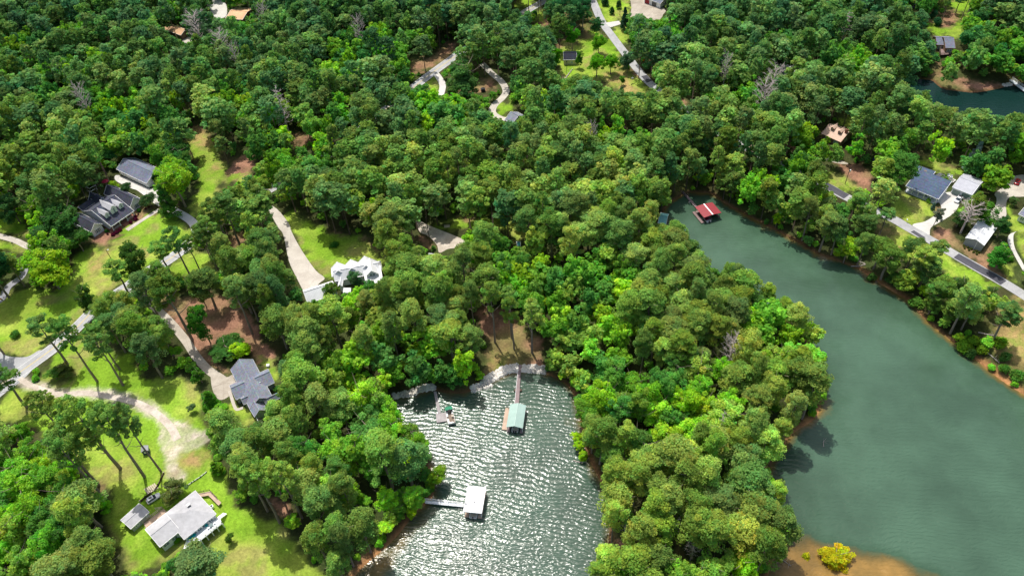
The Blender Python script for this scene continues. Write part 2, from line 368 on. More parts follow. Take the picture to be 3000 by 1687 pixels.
# materials ---------------------------------------------------------
def surf(name, c, c2, scale=.35, rough=.9, crack=0.0):
    m, N, o, t = nt(name)
    tc = N('ShaderNodeTexCoord').outputs['Object']
    a = N('ShaderNodeTexNoise', ins={'Vector': tc, 'Scale': scale, 'Detail': 8.0, 'Roughness': .7})
    f = N('ShaderNodeTexNoise', ins={'Vector': tc, 'Scale': 4.0, 'Detail': 5.0, 'Roughness': .8})
    r = N('ShaderNodeMapRange', ins={0: a.outputs[0], 1: .35, 2: .65})
    col = mixc(N, r.outputs[0], c, c2)
    r2 = N('ShaderNodeMapRange', ins={0: f.outputs[0], 1: .3, 2: .7, 3: .8, 4: 1.2})
    col = mixc(N, 1.0, col, r2.outputs[0], 'MULTIPLY')
    if crack:
        v = N('ShaderNodeTexVoronoi', feature='DISTANCE_TO_EDGE', ins={'Vector': tc, 'Scale': crack})
        lt = N('ShaderNodeMath', operation='LESS_THAN', ins={0: v.outputs['Distance'], 1: .007})
        l2 = N('ShaderNodeMath', operation='MULTIPLY', ins={0: lt.outputs[0], 1: .3})
        col = mixc(N, l2.outputs[0], col, tuple(x*.35 for x in c))
    b = N('ShaderNodeBsdfPrincipled', ins={'Roughness': rough, 'Specular IOR Level': .2})
    t.links.new(col, b.inputs['Base Color'])
    bp = N('ShaderNodeBump', ins={'Height': f.outputs[0], 'Strength': .4, 'Distance': .05}); t.links.new(bp.outputs[0], b.inputs['Normal'])
    t.links.new(b.outputs[0], o.inputs[0]); return m
surf('asphalt_pale', (.31,.31,.32), (.42,.42,.42), crack=.22); surf('asphalt_grey', (.24,.24,.27), (.31,.31,.34), crack=.3); surf('asphalt_dark', (.06,.06,.075), (.09,.09,.105))
surf('concrete', (.42,.38,.33), (.55,.51,.45), .2, crack=.12); surf('concrete_worn', (.30,.26,.21), (.50,.45,.38), .15, crack=.15); surf('gravel', (.38,.32,.26), (.62,.55,.47), .3); surf('white_paint', (.7,.7,.68), (.8,.8,.78)); surf('yellow_paint', (.62,.5,.2), (.55,.45,.2)); surf('pale_concrete', (.50,.48,.45), (.60,.58,.54), .2, crack=.1)
M = MATS

ROAD_A = [(-120,1195),(-40,1150),(35,1105),(97,1063),(171,1008),(226,958),(277,908),(330,868),(375,839),(425,800),(480,770),(530,735),(575,695),(640,645),(700,605),(780,560),(880,505),(980,440),(1080,360),(1170,290),(1240,234),(1300,190),(1370,140),(1430,108),(1480,75),(1540,35),(1600,0),(1680,-50)]
strip('road', ROAD_A, 5.2, M['asphalt_pale'], .06)
ribbon('road_centre_line', ROAD_A, .16, M['yellow_paint'], .075, .14); ribbon('road_centre_line', ROAD_A, .16, M['yellow_paint'], .075, -.14)
ribbon('road_edge_line', ROAD_A, .12, M['white_paint'], .075, 2.35); ribbon('road_edge_line', ROAD_A, .12, M['white_paint'], .075, -2.35)
pave('road_junction', T(0,1,[(-150,1180),(0,1205),(60,1240),(200,1245),(300,1195),(330,1230),(200,1390),(60,1500),(-150,1620)]), M['asphalt_pale'], .05)
strip('side_road', T(0,1,[(-150,300),(0,335),(120,370),(215,415),(300,425),(310,380)]), 2.6, M['concrete'], .06)
strip('side_road', T(0,1,[(300,400),(260,470),(200,540),(160,640),(60,720),(20,800),(-60,860)]), 3.0, M['asphalt_grey'], .05)
ROAD_B = [(1722,-40),(1730,-10),(1742,16),(1753,43),(1769,74),(1792,105),(1815,136),(1842,171),(1866,202),(1889,229),(1910,250),(1950,280),(2003,318),(2100,385),(2200,440),(2300,490),(2420,545),(2480,578),(2605,636),(2660,667),(2730,706),(2800,748),(2873,790),(2943,830),(3000,865),(3100,930)]
strip('lake_road', ROAD_B, (4.4,4.0), M['asphalt_pale'], .06)
for q in (T(1,0,[(2263,578),(2305,568),(2345,612),(2305,628)]), T(2,1,[(1720,303),(1745,292),(1832,345),(1812,360)])):
    sheet('asphalt_patch', q, M['asphalt_dark'], .085, 1)
ribbon('asphalt_patch', [(2801,749),(2840,771),(2873,790),(2908,809),(2940,829)], 3.2, M['asphalt_dark'], .08)
ribbon('asphalt_patch', [(2415,540),(2450,560),(2480,577)], 3.4, M['asphalt_dark'], .08)
pave('driveway', Z2([(690,395),(1150,600),(1230,590),(1320,640),(1350,740),(1340,830),(1290,870),(1000,650),(880,600),(640,480)]), M['pale_concrete'], .05)
strip('driveway', T(0,1,[(1190,30),(1240,90),(1310,140),(1400,190),(1460,240),(1490,320)]), 3.6, M['pale_concrete'], .055)
pave('front_walk', Z2([(790,1240),(840,1272),(1080,1110),(1340,950),(1305,920),(1050,1080)]), M['concrete'], .07, 1)
pave('driveway', T(0,1,[(2000,90),(2090,130),(2180,240),(2200,300),(2270,430),(2380,590),(2450,650),(2410,690),(2350,760),(2300,760),(2240,650),(2180,520),(2140,330),(2100,270),(2050,180)]), M['concrete'], .05)
strip('driveway', T(0,1,[(1000,740),(1090,795),(1200,900),(1300,1000),(1400,1120),(1480,1240),(1570,1340),(1680,1415)]), 2.9, M['concrete_worn'], .05)
pave('driveway_apron', Z4([(-10,290),(100,380),(280,470),(390,430),(480,570),(345,640),(360,720),(310,830),(150,890),(40,760),(-10,560)]), M['concrete_worn'], .055)
strip('front_walk', Z4([(330,720),(370,850),(420,1000),(470,1065),(580,1035)]), 1.0, M['concrete'], .07)
GRAV = T(0,2,[(60,-110),(150,-40),(230,10),(350,50),(460,80),(650,70),(850,100),(1050,150),(1200,240),(1290,330),(1340,420)])
strip('gravel_drive', GRAV, (1.7,2.4), M['gravel'], .05)
PAVE.append(T(0,2,[(1250,330),(1400,320),(1540,370),(1560,430),(1450,470),(1350,500),(1310,600),(1400,690),(1330,730),(1270,640),(1240,500)]))
pave('gravel_drive', T(1,1,[(560,200),(620,235),(700,270),(850,330),(930,370),(900,420),(810,430),(740,460),(720,400),(650,330),(590,300)]), M['gravel'], .05)
strip('driveway', T(1,0,[(1060,480),(1140,560),(1210,620),(1243,690),(1210,745),(1155,795),(1140,850),(1190,890),(1240,905)]), (3.2,3.6), M['concrete'], .05)
strip('driveway', T(1,0,[(700,540),(745,600),(765,650),(750,720)]), 3.2, M['pale_concrete'], .05)
pave('driveway', T(1,0,[(2185,-40),(2300,-40),(2440,70),(2430,110),(2400,150),(2330,150),(2250,110),(2180,140),(2190,60)]), M['concrete_worn'], .05)
pave('driveway', T(1,0,[(1990,175),(2095,160),(2110,185),(2030,210)]), M['pale_concrete'], .085, 1)
pave('driveway', Z8([(530,545),(640,525),(720,570),(720,690),(640,800),(480,900),(370,970),(350,1070),(270,1040),(140,935),(300,890),(440,800),(500,730),(480,660),(450,650)]), M['pale_concrete'], .05)
pave('driveway', Z8([(1400,330),(1600,330),(1600,560),(1360,590),(1310,680),(1310,830),(1230,880),(1160,970),(1000,880),(1100,770),(1180,680),(1190,600),(1170,540),(1300,440)]), M['concrete'], .05)
pave('driveway', Z8([(1600,990),(1534,1000),(1420,1030),(1400,1120),(1430,1250),(1534,1440),(1560,1560),(1460,1400),(1380,1250),(1330,1140),(1370,1040)]), M['pale_concrete'], .07)
pave('driveway', T(0,0,[(1560,20),(1690,10),(1710,120),(1630,140),(1590,80)]), M['pale_concrete'], .05); pave('driveway', T(0,0,[(1365,265),(1440,240),(1490,290),(1400,335)]), M['concrete'], .05)
DRYS.append(T(1,1,[(1295,930),(1318,1020),(1345,1100),(1352,1200),(1355,1300),(1330,1300),(1334,1210),(1318,1110),(1295,1030),(1285,930)]))
pave('driveway', T(2,0,[(990,1180),(1150,1230),(1250,1240),(1200,1215),(1080,1190)]), M['concrete_worn'], .05)

M_GRAV = mask()
fill(M_GRAV, [proj((x, y, gz(x, y)))[:2] for x, y in ribbon_outline(GRAV, 3.6)])
fill(M_GRAV, T(0,2,[(1200,300),(1400,300),(1550,350),(1580,440),(1480,490),(1370,520),(1330,600),(1420,700),(1330,750),(1250,700),(1260,560),(1220,440)]))
for q in LAWNS: fill(M_LAWN, q)
for q in DRYS: fill(M_DRY, q)
for q in STRAWS: fill(M_STRAW, q)
for q in SHOALS: fill(M_SHOAL, q)
for q in LAWNS+DRYS+STRAWS+PAVE: fill(M_OPEN, q)

# ------------------------------------------------------------------ ground and water sheets
def axis(a, b, s, far):
    core = np.arange(a, b+.1, s); ext = []; d = s; x = b
    while x < far: d *= 1.35; x += d; ext.append(x)
    ext = np.array(ext); return np.concatenate([(a+b)-ext[::-1], core, ext]) if True else core
def grid_mesh(name, xs, ys, zf, cols, mat, attr, kind='structure', keep=None):
    X, Y = np.meshgrid(xs, ys); x = X.ravel(); y = Y.ravel(); z = zf(x, y)
    nx, ny = len(xs), len(ys)
    i, j = np.meshgrid(np.arange(nx-1), np.arange(ny-1)); a = (j*nx+i).ravel()
    q = np.stack([a, a+1, a+nx+1, a+nx], 1)
    me = bpy.data.meshes.new(name); me.vertices.add(len(x)); me.vertices.foreach_set('co', np.stack([x, y, z], 1).astype(np.float32).ravel())
    me.loops.add(q.size); me.loops.foreach_set('vertex_index', q.astype(np.int32).ravel())
    me.polygons.add(len(q)); me.polygons.foreach_set('loop_start', np.arange(0, q.size, 4, dtype=np.int32)); me.polygons.foreach_set('use_smooth', np.ones(len(q), bool))
    me.update(calc_edges=True)
    A = me.attributes.new(attr, 'FLOAT_COLOR', 'POINT'); A.data.foreach_set('color', cols(x, y, z).astype(np.float32).ravel())
    me.materials.append(mat); o = bpy.data.objects.new(name, me); COL.objects.link(o); tag(o, kind=kind); return o
GB = blur(M_GRAV, 1)
LB, STB, DB, SHB = blur(M_LAWN, 1), blur(M_STRAW, 1), blur(M_DRY, 3), blur(M_SHOAL, 7)
def gcols(x, y, z):
    u, v, _ = projn(np.stack([x, y, z], 1))
    j1 = (vnoise(x, y, 3.2, 1)-.5)*26+(vnoise(x, y, 1.1, 5)-.5)*14; j2 = (vnoise(x, y, 3.2, 2)-.5)*26+(vnoise(x, y, 1.1, 6)-.5)*14
    la, st, dr = samp(LB, u+j1, v+j2), samp(STB, u+j2, v+j1), samp(DB, u+j1*1.5, v+j2*1.5)
    n1 = vnoise(x, y, 14, 8)*.6+vnoise(x, y, 4, 9)*.4; n2 = vnoise(x, y, 2.2, 12)*.6+vnoise(x, y, .9, 13)*.4
    sg_ = np.clip(n1*1.8-.7, 0, .75)[:, None]; straw = (np.array([.33,.175,.115])*(1-sg_)+np.array([.15,.17,.05])*sg_)*(.6+.65*n2)[:, None]
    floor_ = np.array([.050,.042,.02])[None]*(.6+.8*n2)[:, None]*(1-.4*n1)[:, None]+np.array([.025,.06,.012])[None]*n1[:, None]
    low = np.clip((v-1050)/500, 0, 1)*np.clip((1000-u)/300, 0, 1)
    g1 = np.array([.16,.28,.022]); g2 = np.array([.27,.33,.055]); g3 = np.array([.09,.19,.015])
    k = np.clip((n1-.35)*2.6, 0, 1)[:, None]; k2 = np.clip((n2-.42)*2.6, 0, 1)[:, None]; n3 = np.clip((vnoise(x, y, 7.5, 41)-.62)*5, 0, .65)[:, None]*np.clip(vnoise(x, y, 1.6, 42)*1.6, 0, 1)[:, None]
    lawn = (g1*(1-k)+g2*k)*(1-.45*k2)+g3*.45*k2
    lawn = lawn*(1.2+.1*low[:, None]); lawn = lawn*(1-n3)+np.array([.27,.22,.09])*n3
    dry = (np.array([.34,.24,.10])*(1-k2)+np.array([.20,.25,.05])*k2)
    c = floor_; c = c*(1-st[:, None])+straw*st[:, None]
    lw = np.clip(la, 0, 1)[:, None]; c = c*(1-lw)+lawn*lw
    dw = (np.clip(dr, 0, 1)*(.35+.65*np.clip((vnoise(x, y, 5, 21)-.3)*3, 0, 1)))[:, None]; c = c*(1-dw)+dry*dw
    gw = np.clip(samp(GB, u+j1*.6, v+j2*.6)*1.2, 0, 1)[:, None]*(.55+.45*k2); c = c*(1-gw)+np.array([.52,.45,.37])*(.75+.45*n2)[:, None]*gw
    sd = bil(SD, x, y)
    sw = np.clip(1-(sd-.3)/(1.3+1.6*np.clip(samp(SHB, u, v)*2, 0, 1))+.5*(vnoise(x, y, 6, 31)-.5), 0, 1)*(sd > -3); sb_ = np.clip(samp(SHB, u, v)*2.2, 0, 1)[:, None]; clay = (np.array([.16,.09,.045])*(1-sb_)+np.array([.42,.21,.09])*sb_)*(.5+.8*n2)[:, None]
    c = c*(1-sw[:, None])+clay*sw[:, None]
    return np.concatenate([c, np.ones((len(c), 1))], 1)
m, N, o, t = nt('ground_cover')
atn = N('ShaderNodeAttribute', attribute_name='gcol'); tc = N('ShaderNodeTexCoord').outputs['Object']
a = N('ShaderNodeTexNoise', ins={'Vector': tc, 'Scale': 1.3, 'Detail': 8.0, 'Roughness': .75}); b2 = N('ShaderNodeTexNoise', ins={'Vector': tc, 'Scale': .09, 'Detail': 4.0})
r = N('ShaderNodeMapRange', ins={0: a.outputs[0], 1: .3, 2: .7, 3: .6, 4: 1.4}); c = mixc(N, 1.0, atn.outputs['Color'], r.outputs[0], 'MULTIPLY')
r2 = N('ShaderNodeMapRange', ins={0: b2.outputs[0], 1: .35, 2: .65, 3: .82, 4: 1.15}); c = mixc(N, 1.0, c, r2.outputs[0], 'MULTIPLY')
b = N('ShaderNodeBsdfPrincipled', ins={'Roughness': .95, 'Specular IOR Level': .05}); t.links.new(c, b.inputs['Base Color'])
bp = N('ShaderNodeBump', ins={'Height': a.outputs[0], 'Strength': .8, 'Distance': .35}); t.links.new(bp.outputs[0], b.inputs['Normal']); t.links.new(b.outputs[0], o.inputs[0])
gxs = axis(-420, 420, .8, 6000); gys = np.concatenate([np.array([-6000,-3000,-1500,-800,-400,-200,-100,-50,-20,0.]), np.arange(20, 560, .8), np.array([562,565,570,580,600,640,720,900,1300,2000,3500,6000.])])
def gzv(x, y):
    return np.where((x < GX0) | (x > GX1) | (y < GY0) | (y > GY1), 3.4, zof(bil(SD, x, y), x, y))
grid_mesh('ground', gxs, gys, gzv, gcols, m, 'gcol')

# water
m, N, o, t = nt('lake_water')
atn = N('ShaderNodeAttribute', attribute_name='shoal_reflection'); sep = N('ShaderNodeSeparateColor', ins={0: atn.outputs['Color']})
geo = N('ShaderNodeNewGeometry').outputs['Position']
nz = N('ShaderNodeTexNoise', ins={'Vector': geo, 'Scale': .12, 'Detail': 6.0, 'Roughness': .6})
ad = N('ShaderNodeMath', operation='MULTIPLY_ADD', ins={0: nz.outputs[0], 1: .7, 2: -.35}); s2 = N('ShaderNodeMath', operation='ADD', use_clamp=True, ins={0: sep.outputs[0], 1: ad.outputs[0]})
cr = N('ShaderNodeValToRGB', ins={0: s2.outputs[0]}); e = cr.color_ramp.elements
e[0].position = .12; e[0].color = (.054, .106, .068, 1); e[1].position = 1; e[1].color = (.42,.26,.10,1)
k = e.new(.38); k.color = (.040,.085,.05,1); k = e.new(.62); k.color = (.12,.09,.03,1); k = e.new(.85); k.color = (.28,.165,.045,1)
cov = mixc(N, sep.outputs[1], cr.outputs[0], (.045, .085, .06), 'MIX')
cov = mixc(N, s2.outputs[0], cov, cr.outputs[0])
wp = N('ShaderNodeTexNoise', ins={'Vector': geo, 'Scale': .035, 'Detail': 4.0, 'Roughness': .6}); wt = N('ShaderNodeMapRange', ins={0: wp.outputs[0], 1: .38, 2: .62, 3: .8, 4: 1.16}); cov = mixc(N, 1.0, cov, wt.outputs[0], 'MULTIPLY')
pond = mixc(N, sep.outputs[2], cov, (.006,.025,.022))
wn = N('ShaderNodeTexNoise', ins={'Vector': geo, 'Scale': .07, 'Detail': 2.0}); wv = mixc(N, 1.0, geo, N('ShaderNodeVectorMath', operation='SCALE', ins={0: wn.outputs['Color'], 'Scale': 7.0}).outputs[0], 'ADD')
mp = N('ShaderNodeMapping', ins={'Vector': wv, 'Rotation': (0, 0, math.radians(12))})
w1 = N('ShaderNodeTexWave', wave_type='BANDS', bands_direction='Y', wave_profile='SIN', ins={'Vector': mp.outputs[0], 'Scale': .23, 'Distortion': 3.2, 'Detail': 1.0, 'Detail Scale': 1.3, 'Detail Roughness': .4})
mp2 = N('ShaderNodeMapping', ins={'Vector': wv, 'Rotation': (0, 0, math.radians(-12)), 'Scale': (.42, 1, 1)})
w2 = N('ShaderNodeTexNoise', ins={'Vector': mp2.outputs[0], 'Scale': 2.2, 'Detail': 1.0, 'Roughness': .45})
hh = N('ShaderNodeMath', operation='MULTIPLY_ADD', ins={0: w2.outputs[0], 1: 2.2, 2: w1.outputs['Fac']})
wr = N('ShaderNodeMapRange', ins={0: wp.outputs[0], 1: .35, 2: .65, 3: .7, 4: 1.2})
posy = N('ShaderNodeSeparateXYZ', ins={0: geo})
calm = N('ShaderNodeMapRange', ins={0: posy.outputs[1], 1: 95.0, 2: 165.0, 3: 1.0, 4: .62})
inner = N('ShaderNodeMath', operation='MULTIPLY_ADD', ins={0: sep.outputs[1], 1: .3, 2: .7})
calm2 = N('ShaderNodeMath', operation='MULTIPLY', ins={0: calm.outputs[0], 1: inner.outputs[0]})
gust = N('ShaderNodeMath', operation='MULTIPLY', ins={0: wr.outputs[0], 1: calm2.outputs[0]})
hh2 = N('ShaderNodeMath', operation='MULTIPLY', ins={0: hh.outputs[0], 1: gust.outputs[0]})
bp = N('ShaderNodeBump', ins={'Height': hh2.outputs[0], 'Strength': 1.0, 'Distance': .072})
b = N('ShaderNodeBsdfPrincipled', ins={'Roughness': .21, 'IOR': 1.33, 'Specular IOR Level': .5}); sl_ = N('ShaderNodeMath', operation='MULTIPLY_ADD', ins={0: sep.outputs[1], 1: .12, 2: .5}); water_spec = N('ShaderNodeMath', operation='MULTIPLY_ADD', ins={0: sep.outputs[2], 1: -.3, 2: sl_.outputs[0]}); t.links.new(water_spec.outputs[0], b.inputs['Specular IOR Level']); t.links.new(pond, b.inputs['Base Color']); t.links.new(bp.outputs[0], b.inputs['Normal']); t.links.new(b.outputs[0], o.inputs[0])  # specular level, raised in the cove and lowered on the pond
COVE_P, POND_P = WATERS[0], WATERS[2]
def wcols(x, y, z):
    u, v, _ = projn(np.stack([x, y, z*0], 1)); sd = -bil(SD, x, y)
    sh = np.maximum(np.clip(1-sd/4.0, 0, 1)*.75, .40*np.exp(-np.clip(sd, 0, None)/11.0)); s = np.maximum(sh, samp(SHB, u, v)*.84)  # exponential term paints the dark bank reflection into the water colour
    cove = blur_cove(x, y); pn = (inpoly(x, y, POND_P) | (segdist(x, y, POND_P) < 6)).astype(float)
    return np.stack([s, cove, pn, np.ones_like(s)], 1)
def blur_cove(x, y): return (inpoly(x, y, COVE_P) | (segdist(x, y, COVE_P) < 6)).astype(float)
grid_mesh('lake_water', np.arange(-420, 561, 2.0), np.arange(-80, 561, 2.0), lambda x, y: x*0, wcols, m, 'shoal_reflection')
# ------------------------------------------------------------------ materials for built things
simple('siding_white', (.86,.87,.88), .6, .08, 2, bump=('siding',2)); simple('siding_grey', (.38,.40,.42), .6, .1, 2, bump=('siding',2)); simple('siding_cream', (.66,.57,.38), .7, .1, 2, bump=('siding',2)); simple('siding_brown', (.26,.17,.11), .7, .15, 2, bump=('siding',2))
simple('brick', (.32,.13,.09), .85, .3, 5); simple('trim_white', (.88,.88,.88), .5, .06, 2)
simple('shingle_dark', (.055,.06,.085), .9, .25, 1.5, bump=('shingle',2)); simple('shingle_grey', (.20,.22,.27), .9, .2, 1.5, bump=('shingle',2)); simple('shingle_blue', (.075,.105,.165), .9, .2, 1.5, bump=('shingle',2)); simple('shingle_slate', (.16,.18,.24), .9, .22, 1.5, bump=('shingle',2))
simple('roof_silver', (.43,.43,.45), .6, .2, .8); simple('roof_white', (.72,.73,.75), .4, .12, .6, bump=('seam',0)); simple('roof_tan', (.66,.47,.37), .85, .15, 1.2); simple('roof_orange', (.62,.38,.22), .8, .2, 1.2)
simple('metal_grey', (.42,.43,.48), .4, .15, .8, bump=('seam',0)); simple('metal_green', (.33,.46,.41), .45, .1, .8, bump=('seam',1)); simple('metal_red', (.27,.035,.045), .5, .12, 1, bump=('seam',0)); simple('roof_teal', (.25,.55,.52), .5, .2, 1)
simple('deck_weathered', (.24,.17,.16), .85, .25, 4, bump=('plank',1)); simple('deck_tan', (.50,.37,.28), .8, .2, 4, bump=('plank',0)); simple('deck_white', (.66,.70,.74), .6, .1, 4, bump=('plank',0)); simple('deck_grey', (.36,.33,.33), .85, .25, 4, bump=('plank',1)); simple('deck_mauve', (.26,.20,.20), .8, .2, 4, bump=('plank',1)); simple('timber_dark', (.10,.07,.05), .9, .3, 5); simple('timber_pale', (.50,.42,.33), .85, .25, 5)
simple('glass_dark', (.035,.05,.06), .12, .1, 1, spec=.8); simple('window_glass', (.10,.17,.18), .1, .2, 1, spec=.8); simple('black_metal', (.03,.03,.035), .5, .2, 4); simple('grey_metal', (.35,.36,.37), .4, .15, 4, metal=.4); simple('door_green', (.23,.30,.27), .6, .1, 2, bump=('siding',2)); simple('door_red', (.36,.03,.04), .6, .15, 2, bump=('siding',2)); simple('door_white', (.85,.85,.85), .5, .06, 2, bump=('siding',2)); simple('shutter_dark', (.05,.08,.08), .6, .1, 3)
simple('rubber', (.02,.02,.02), .9, .2, 5); simple('car_white', (.75,.76,.77), .25, .03, 1, spec=.6); simple('car_red', (.42,.01,.02), .25, .05, 1, spec=.6); simple('car_blue', (.03,.06,.16), .3, .05, 1, spec=.6); simple('lamp_glass', (.8,.8,.75), .3, .02, 1); simple('tail_red', (.5,.02,.02), .3, .05, 1)
simple('boat_hull', (.74,.73,.70), .35, .08, 1); simple('boat_cover', (.16,.01,.03), .7, .15, 3); simple('boat_seat', (.55,.47,.38), .7, .15, 3); simple('boat_floor', (.22,.17,.13), .8, .2, 3); simple('canvas_green', (.03,.22,.12), .7, .15, 3); simple('chair_teal', (.0,.36,.40), .6, .1, 3); simple('sign_orange', (.75,.28,.02), .6, .1, 3); simple('maroon_cloth', (.30,.01,.05), .7, .15, 3); simple('pool_blue', (.08,.45,.50), .15, .25, 1); simple('blue_tarp', (.01,.03,.25), .6, .2, 3)
simple('rock_pale', (.66,.62,.56), .9, .5, 1.2); simple('log_grey', (.42,.37,.33), .9, .25, 4)
ROOFS = []     # survey outlines of roofs and decks, kept free of crowns
def keep(pts3):
    ROOFS.append([proj(p)[:2] for p in pts3])

class House:
    def __init__(s, name, label, cat, A, B, wall, roof, ze=2.8, zoff=0.0, group=None, fascia='trim_white'):
        a = at(A, ze); b = at(B, ze); mid = (a+b)/2
        s.base = gz(mid.x, mid.y)+zoff; a = plane(A, s.base+ze); b = plane(B, s.base+ze); mid = (a+b)/2
        s.rz = math.atan2(b.y-a.y, b.x-a.x); s.o = Vector((mid.x, mid.y, s.base))
        s.root = empty(name, s.o, s.rz, label, cat, group); s.wm, s.rm, s.fm = wall, roof, fascia
        s.wb, s.rb, s.fb = MB(), MB(), MB(); s.ca, s.sa = math.cos(s.rz), math.sin(s.rz); s.blocks = []
    def L(s, p, z):
        P = plane(p, s.base+z)-s.o; return Vector((P.x*s.ca+P.y*s.sa, -P.x*s.sa+P.y*s.ca, 0))
    def W(s, p): return Vector((s.o.x+p.x*s.ca-p.y*s.sa, s.o.y+p.x*s.sa+p.y*s.ca, s.base+p.z))
    def block(s, A, B, C, ze=2.8, rise=2.0, ax='x', kind='gable', oh=.4, zb=-1.2, wall=True, th=.16, clear=True, local=False, fascia=True, hip=1.0):
        a, b, c = (A, B, C) if local else (s.L(A, ze), s.L(B, ze), s.L(C, ze+(rise if kind == 'mono' else 0)))
        a, b, c = [Vector((q[0], q[1], 0)) for q in (a, b, c)]
        u = (b-a).normalized(); v = Vector((-u.y, u.x, 0))
        if (c-b).dot(v) < 0: v = -v
        Lg = (b-a).length; Wd = (c-b).dot(v)
        if ax == 'y': a, u, v, Lg, Wd = a, v, u, Wd, Lg       # run along the other edge
        class Bk: pass
        k = Bk(); k.a, k.u, k.v, k.L, k.W, k.ze, k.rise, k.oh, k.kind, k.zb = a, u, v, Lg, Wd, ze, rise, oh, kind, zb
        s.blocks.append(k)
        Z = lambda z: Vector((0, 0, z)); P = lambda m, n, z: a+u*m+v*n+Z(z)
        if kind == 'gable':
            prof = [(0, ze), (Wd/2, ze+rise), (Wd, ze), (Wd, ze-th), (Wd/2, ze+rise-th), (0, ze-th)]
            s.rb.prism(prof, a, u, v, Lg)
            ridge = [P(0, Wd/2, ze+rise), P(Lg, Wd/2, ze+rise)]
            if fascia:
                for m in (-.04, Lg+.04):
                    s.fb.bar(P(m, -.03, ze-.05), P(m, Wd/2, ze+rise-.03), .1, .24); s.fb.bar(P(m, Wd/2, ze+rise-.03), P(m, Wd+.03, ze-.05), .1, .24)
                for n_ in (-.05, Wd+.05): s.fb.bar(P(-.05, n_, ze-.1), P(Lg+.05, n_, ze-.1), .1, .2)
            s.rb.bar(P(.02, Wd/2, ze+rise+.02), P(Lg-.02, Wd/2, ze+rise+.02), .3, .1)
        elif kind == 'hip':
            h = min(Wd/2*hip, Lg/2-.1)
            vs = [P(0, 0, ze), P(Lg, 0, ze), P(Lg, Wd, ze), P(0, Wd, ze), P(h, Wd/2, ze+rise), P(Lg-h, Wd/2, ze+rise)]
            s.rb.add(vs+[q-Z(th) for q in vs[:4]], [(0, 1, 5, 4), (1, 2, 5), (2, 3, 4, 5), (3, 0, 4), (9, 8, 7, 6), (0, 6, 7, 1), (1, 7, 8, 2), (2, 8, 9, 3), (3, 9, 6, 0)])
            ridge = [P(Lg/2, Wd/2, ze+rise)]
            if fascia:
                for p, q in ((0, 1), (1, 2), (2, 3), (3, 0)): s.fb.bar(vs[p]-Z(.12), vs[q]-Z(.12), .1, .2)
        elif kind in ('mono', 'flat'):
            prof = [(0, ze), (Wd, ze+rise), (Wd, ze+rise-th), (0, ze-th)]; s.rb.prism(prof, a, u, v, Lg)
            ridge = [P(0, Wd, ze+rise), P(Lg, Wd, ze+rise)]
            if fascia:
                s.fb.bar(P(-.05, -.05, ze-.1), P(Lg+.05, -.05, ze-.1), .1, .2)
                for m in (-.04, Lg+.04): s.fb.bar(P(m, 0, ze-.08), P(m, Wd, ze+rise-.08), .1, .2)
        if wall:
            x0, x1, y0, y1 = oh, Lg-oh, oh, Wd-oh
            if kind == 'gable':
                zt = ze+rise*(oh/(Wd/2))-th-.02; prof = [(y0, zt), (Wd/2, ze+rise-th-.02), (y1, zt), (y1, zb), (Wd/2, zb), (y0, zb)]
            elif kind == 'hip': zt = ze-.02; prof = [(y0, zt), (y1, zt), (y1, zb), (y0, zb)]
            else: prof = [(y0, ze-th-.02+rise*oh/Wd), (y1, ze+rise-th-.02-rise*oh/Wd), (y1, zb), (y0, zb)]
            s.wb.prism(prof, a+u*x0, u, v, x1-x0)
        if clear:
            cs = [P(0, 0, ze), P(Lg, 0, ze), P(Lg, Wd, ze), P(0, Wd, ze)]
            keep([s.W(q) for q in ([cs[0], cs[1], ridge[-1], cs[2], cs[3], ridge[0]])])
            s.foot(cs)
        return k
    def foot(s, cs):
        c = sum(cs, Vector())/len(cs); FOOT.append([tuple((s.W(q-Vector((0, 0, q.z))).xy-s.W(Vector((c.x, c.y, 0))).xy)*1.05+s.W(Vector((c.x, c.y, 0))).xy) for q in cs])
    def side(s, k, sd, fr):
        """point on a wall face, outward normal and direction along it"""
        if sd in 'fb':
            n = -k.v if sd == 'f' else k.v; p = k.a+k.u*(k.L*fr)+k.v*(k.oh if sd == 'f' else k.W-k.oh); d = k.u
        else:
            n = -k.u if sd == 'l' else k.u; p = k.a+k.v*(k.W*fr)+k.u*(k.oh if sd == 'l' else k.L-k.oh); d = k.v
        return p, n, d
    def opening(s, k, sd, fr, z0, w, h, kind='window', mat='window_glass', shutters=None):
        p, n, d = s.side(k, sd, fr); m = MB(); Z = Vector((0, 0, 1)); t = .1
        a, b = p-d*(w/2)+n*.03, p+d*(w/2)+n*.03
        if kind == 'window' or kind == 'door':
            m.bar(a+Z*z0, b+Z*z0, .12, t); m.bar(a+Z*(z0+h), b+Z*(z0+h), .12, t); m.bar(a+Z*z0, a+Z*(z0+h), t, .12); m.bar(b+Z*z0, b+Z*(z0+h), t, .12)
            if kind == 'window': m.bar(p+n*.03+Z*z0, p+n*.03+Z*(z0+h), .06, .1); m.bar(a+Z*(z0+h/2), b+Z*(z0+h/2), .1, .06)
            f = m.build(kind, M['trim_white'], s.root)
            g = MB(); g.bar(a+Z*(z0+h/2)-n*.02, b+Z*(z0+h/2)-n*.02, .06, h); g.build('pane' if kind == 'window' else 'door_leaf', M[mat], f)
            if shutters:
                for q, sg in ((a, -1), (b, 1)):
                    g = MB(); c = q+d*sg*.28; g.bar(c+Z*z0, c+Z*(z0+h), .4 if abs(d.x) > .5 else .06, .06 if abs(d.x) > .5 else .4); g.build('shutter', M[shutters], f)
        elif kind == 'garage_door':
            m.bar(a+Z*(z0+h/2), b+Z*(z0+h/2), .08, h); f = m.build('garage_door', M[mat], s.root)
            g = MB()
